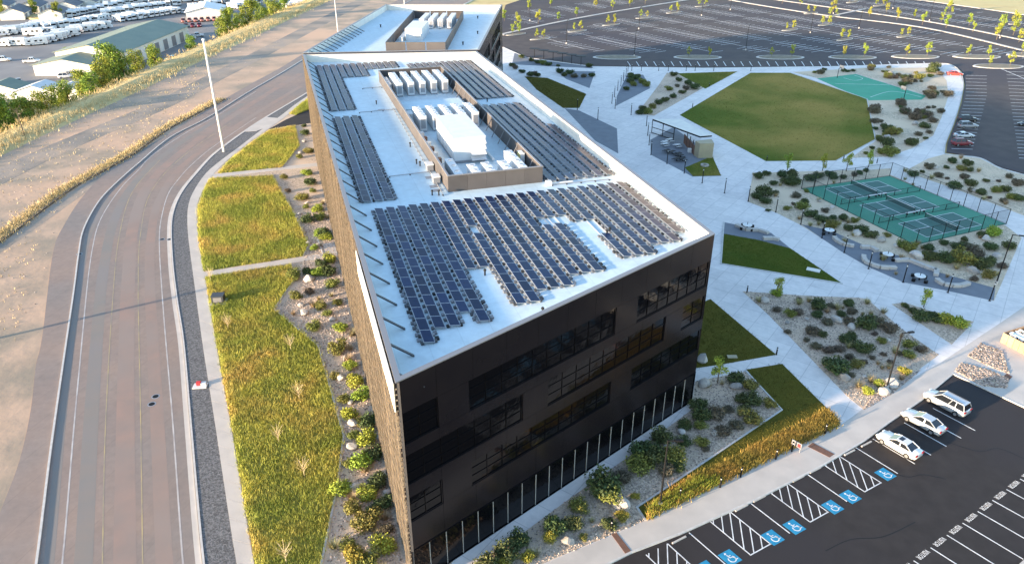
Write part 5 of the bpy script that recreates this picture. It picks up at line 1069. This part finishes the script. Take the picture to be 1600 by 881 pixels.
# buildings in the yard
def gable(label, F, B, half, eave, ridge, mroof, mwall, cat='building', name='warehouse', openr=False):
    t = thing(name, label, cat, (F.x, F.y, LZ)); o0 = Vector((F.x, F.y, LZ)); d = Vector((B.x-F.x, B.y-F.y, 0)); Ln = d.length; e = d.normalized(); r_ = Vector((e.y, -e.x, 0))
    pt = lambda a, s, z_: e*a+r_*s+Vector((0, 0, z_))
    n = 7; vs = []
    for a in (0, Ln): vs += [pt(a, -half, 0), pt(a, half, 0), pt(a, half, eave), pt(a, 0, ridge-.1), pt(a, -half, eave)]
    MB().add(vs, [(0, 1, 2, 3, 4), (9, 8, 7, 6, 5), (1, 6, 7, 2), (0, 4, 9, 5)]).build('wall', mwall, t)
    for s in (-1, 1):
        k = max(3, int(Ln/6)) if Ln > 30 else 3
        for i in range(k):
            a0, a1 = -.6+(Ln+1.2)*i/k+.03, -.6+(Ln+1.2)*(i+1)/k-.03
            MB().add([pt(a0, 0, ridge+.12), pt(a1, 0, ridge+.12), pt(a1, s*(half+.8), eave-.1), pt(a0, s*(half+.8), eave-.1), pt(a0, 0, ridge), pt(a1, 0, ridge), pt(a1, s*(half+.8), eave-.22), pt(a0, s*(half+.8), eave-.22)], [(0, 1, 2, 3), (7, 6, 5, 4), (0, 4, 5, 1), (1, 5, 6, 2), (2, 6, 7, 3), (3, 7, 4, 0)]).build('roof_sheet', mroof, t)
    nb = max(1, int(Ln/8))
    for i in range(nb): MB().add([pt(i*8+2, half+.04, .2), pt(i*8+6, half+.04, .2), pt(i*8+6, half+.04, eave*.72), pt(i*8+2, half+.04, eave*.72)], [(0, 1, 2, 3)]).build('door', M_cope, t)
    MB().add([pt(-.04, -1.5, .1), pt(-.04, 1.5, .1), pt(-.04, 1.5, 2.6), pt(-.04, -1.5, 2.6)], [(0, 1, 2, 3)]).build('end_door', M_cream, t)
    return t
gable('long warehouse with a green metal roof and white gable end', at(135, 71, LZ+8.5), at(246, 31, LZ+8.5), 13, 6, 8.5, M_groof, M_cream)
gable('shorter green roofed annex in front of the warehouse', at(95, 93, LZ+6), at(129, 80, LZ+6), 11, 4, 6, M_groof, M_cream)
for i, (px, py) in enumerate(((48, 134), (98, 134), (-8, 131))): gable(['white gabled tent in the yard beside the tan lot', 'white gabled tent behind the dark round tree', 'grey roofed shed at the yard edge'][i], at(px, py, LZ+5), at(px+22, py-9, LZ+5), 6.5, 3, 5, M_white if i < 2 else M_groof, M_white, 'tent' if i < 2 else 'shed', 'gabled_tent' if i < 2 else 'shed')
gable('white gabled tent beside the yellow box truck', at(318, 12, LZ+6), at(322, 3, LZ+6), 9, 4, 6, M_white, M_white, 'tent', 'gabled_tent')
MSH = mat('house_roof', (.16, .16, .18), (.12, .12, .13), .5, .9)
for i, (px, py) in enumerate(((15, 13), (40, 4), (75, 14), (98, 3), (130, -4), (-10, 3))): gable(['pale house with grey roof behind the tan bank', 'grey roofed house at the far edge of the yard', 'white walled house beside the small trees', 'grey roofed house beyond the white walled one', 'farthest grey roofed house by the motorhome row', 'grey roofed house at the far corner'][i], at(px, py, LZ+6), at(px+14, py-7, LZ+6), 5.5, 3.6, 6, MSH, M_cream, 'house', 'house')
tag(MB().prism([(p.x, p.y) for p in smooth(ats([(-40, 27), (0, 22), (35, 21), (70, 27), (110, 37), (70, 34), (35, 28), (0, 30)], LZ+.5))], LZ, LZ+.8).build('tan_bank', M_dry), kind='structure')

# ------------------------------------------------------------------ small wear and clutter
x, y = scatter([Vector((-116, 110, 0)), Vector((-113, 240, 0)), Vector((-104, 380, 0)), *ats([(430, 100), (300, 178), (160, 262), (95, 345), (60, 500)])], 500); cb = MB()
for a, b_ in zip(x, y):
    r_ = random.uniform(.06, .22); t0 = random.uniform(0, 6); cb.add([(a+r_*math.cos(t0+i*1.57), b_+r_*math.sin(t0+i*1.57), -.2) for i in range(4)]+[(a+r_*.2, b_, -.2+r_*.6)], [(0, 1, 4), (1, 2, 4), (2, 3, 4), (3, 0, 4)])
tag(cb.build('bank_stones', M_cob, fix=False), kind='stuff')
for pts in ([(1403, 741), (1420, 745), (1440, 741), (1460, 744), (1478, 748)], [(1290, 860), (1330, 842), (1380, 838), (1430, 815)], [(1480, 690), (1530, 705), (1560, 700), (1600, 716)]):
    ribbon(MB(), smooth(ats(pts, RDZ), 4), .09, MZ0, MZ1-.002).build('crack_seal', M_dk, lot)
for u0, v0, u1, v1 in ((7, 49.6, 12.6, 49.9), (6.9, 83, 13, 83.2), (12.5, 41, 12.9, 84), (9.5, 100, 13.2, 100.2), (27, 40.3, 35, 40)):
    t = thing('roof_conduit', 'thin pipe run on sleepers across the white roof membrane', 'conduit', uv(u0, v0, ZR), 0, 'conduit runs on the main roof'); d = uv(u1, v1, ZR)-uv(u0, v0, ZR); k = max(2, int(d.length/2))
    MB().tube(Vector((0, 0, .16)), d+Vector((0, 0, .16)), .055, n=6).build('pipe', M_grey, t)
    for i in range(k+1): MB().box(tuple(d*(i/k)+Vector((0, 0, .05))), (.3, .14, .1), LA).build('sleeper', M_dk, t)
for u, v in ((12.2, 48), (12.1, 44.5), (12.1, 43), (10.8, 84)):
    tag(MB().box((0, 0, .02), (.9, 1.2, .04)).build('walkway_pad', M_grey), 'grey walkway pad lying on the white roof', 'roof pad', 'walkway pads on the roof'); o = COL.objects[-1]; o.location = uv(u, v, ZR); o.rotation_euler.z = LA
M_clump = mat('clump_blades', (.42, .36, .18), (.32, .30, .13), 2, .9, island=.4, objvar=.3)
CL = []
for _ in range(3):
    n = 150; a = rng.uniform(0, 6.28, n); ln = rng.uniform(.2, .75, n); hh = rng.uniform(.4, .95, n); V = np.zeros((n, 3, 3)); rr = rng.uniform(0, .14, n)
    bx, by = rr*np.cos(a), rr*np.sin(a); V[:, 0] = np.stack([bx-.03*np.sin(a), by+.03*np.cos(a), 0*a], 1); V[:, 1] = np.stack([bx+.03*np.sin(a), by-.03*np.cos(a), 0*a], 1); V[:, 2] = np.stack([bx+ln*np.cos(a), by+ln*np.sin(a), hh], 1)
    CL.append(fastmesh('grass_clump', V.reshape(-1, 3), np.arange(n*3).reshape(-1, 3), M_clump))
for P, n, where in ((B_front, 14, 'the gravel bed below the dark facade'), (B_big, 26, 'the wide boulder bed beside the plaza'), (B_court, 26, 'the sandy bed around the pickleball courts'), (lb, 26, 'the boulder bed along the timber wall'), (B_right, 14, 'the sandy bed between the court walk and the curved lot')):
    x, y = scatter(P, n, mpol+[[C0, CT, CR, CB]])
    for a, b_ in zip(x, y):
        o = obj('grass_clump', random.choice(CL), None, (a, b_, .01), random.uniform(0, 6), random.uniform(.6, 1.25)); tag(o, f'tan spiky grass clump in {where}', 'grass clump', f'grass clumps in {where}')
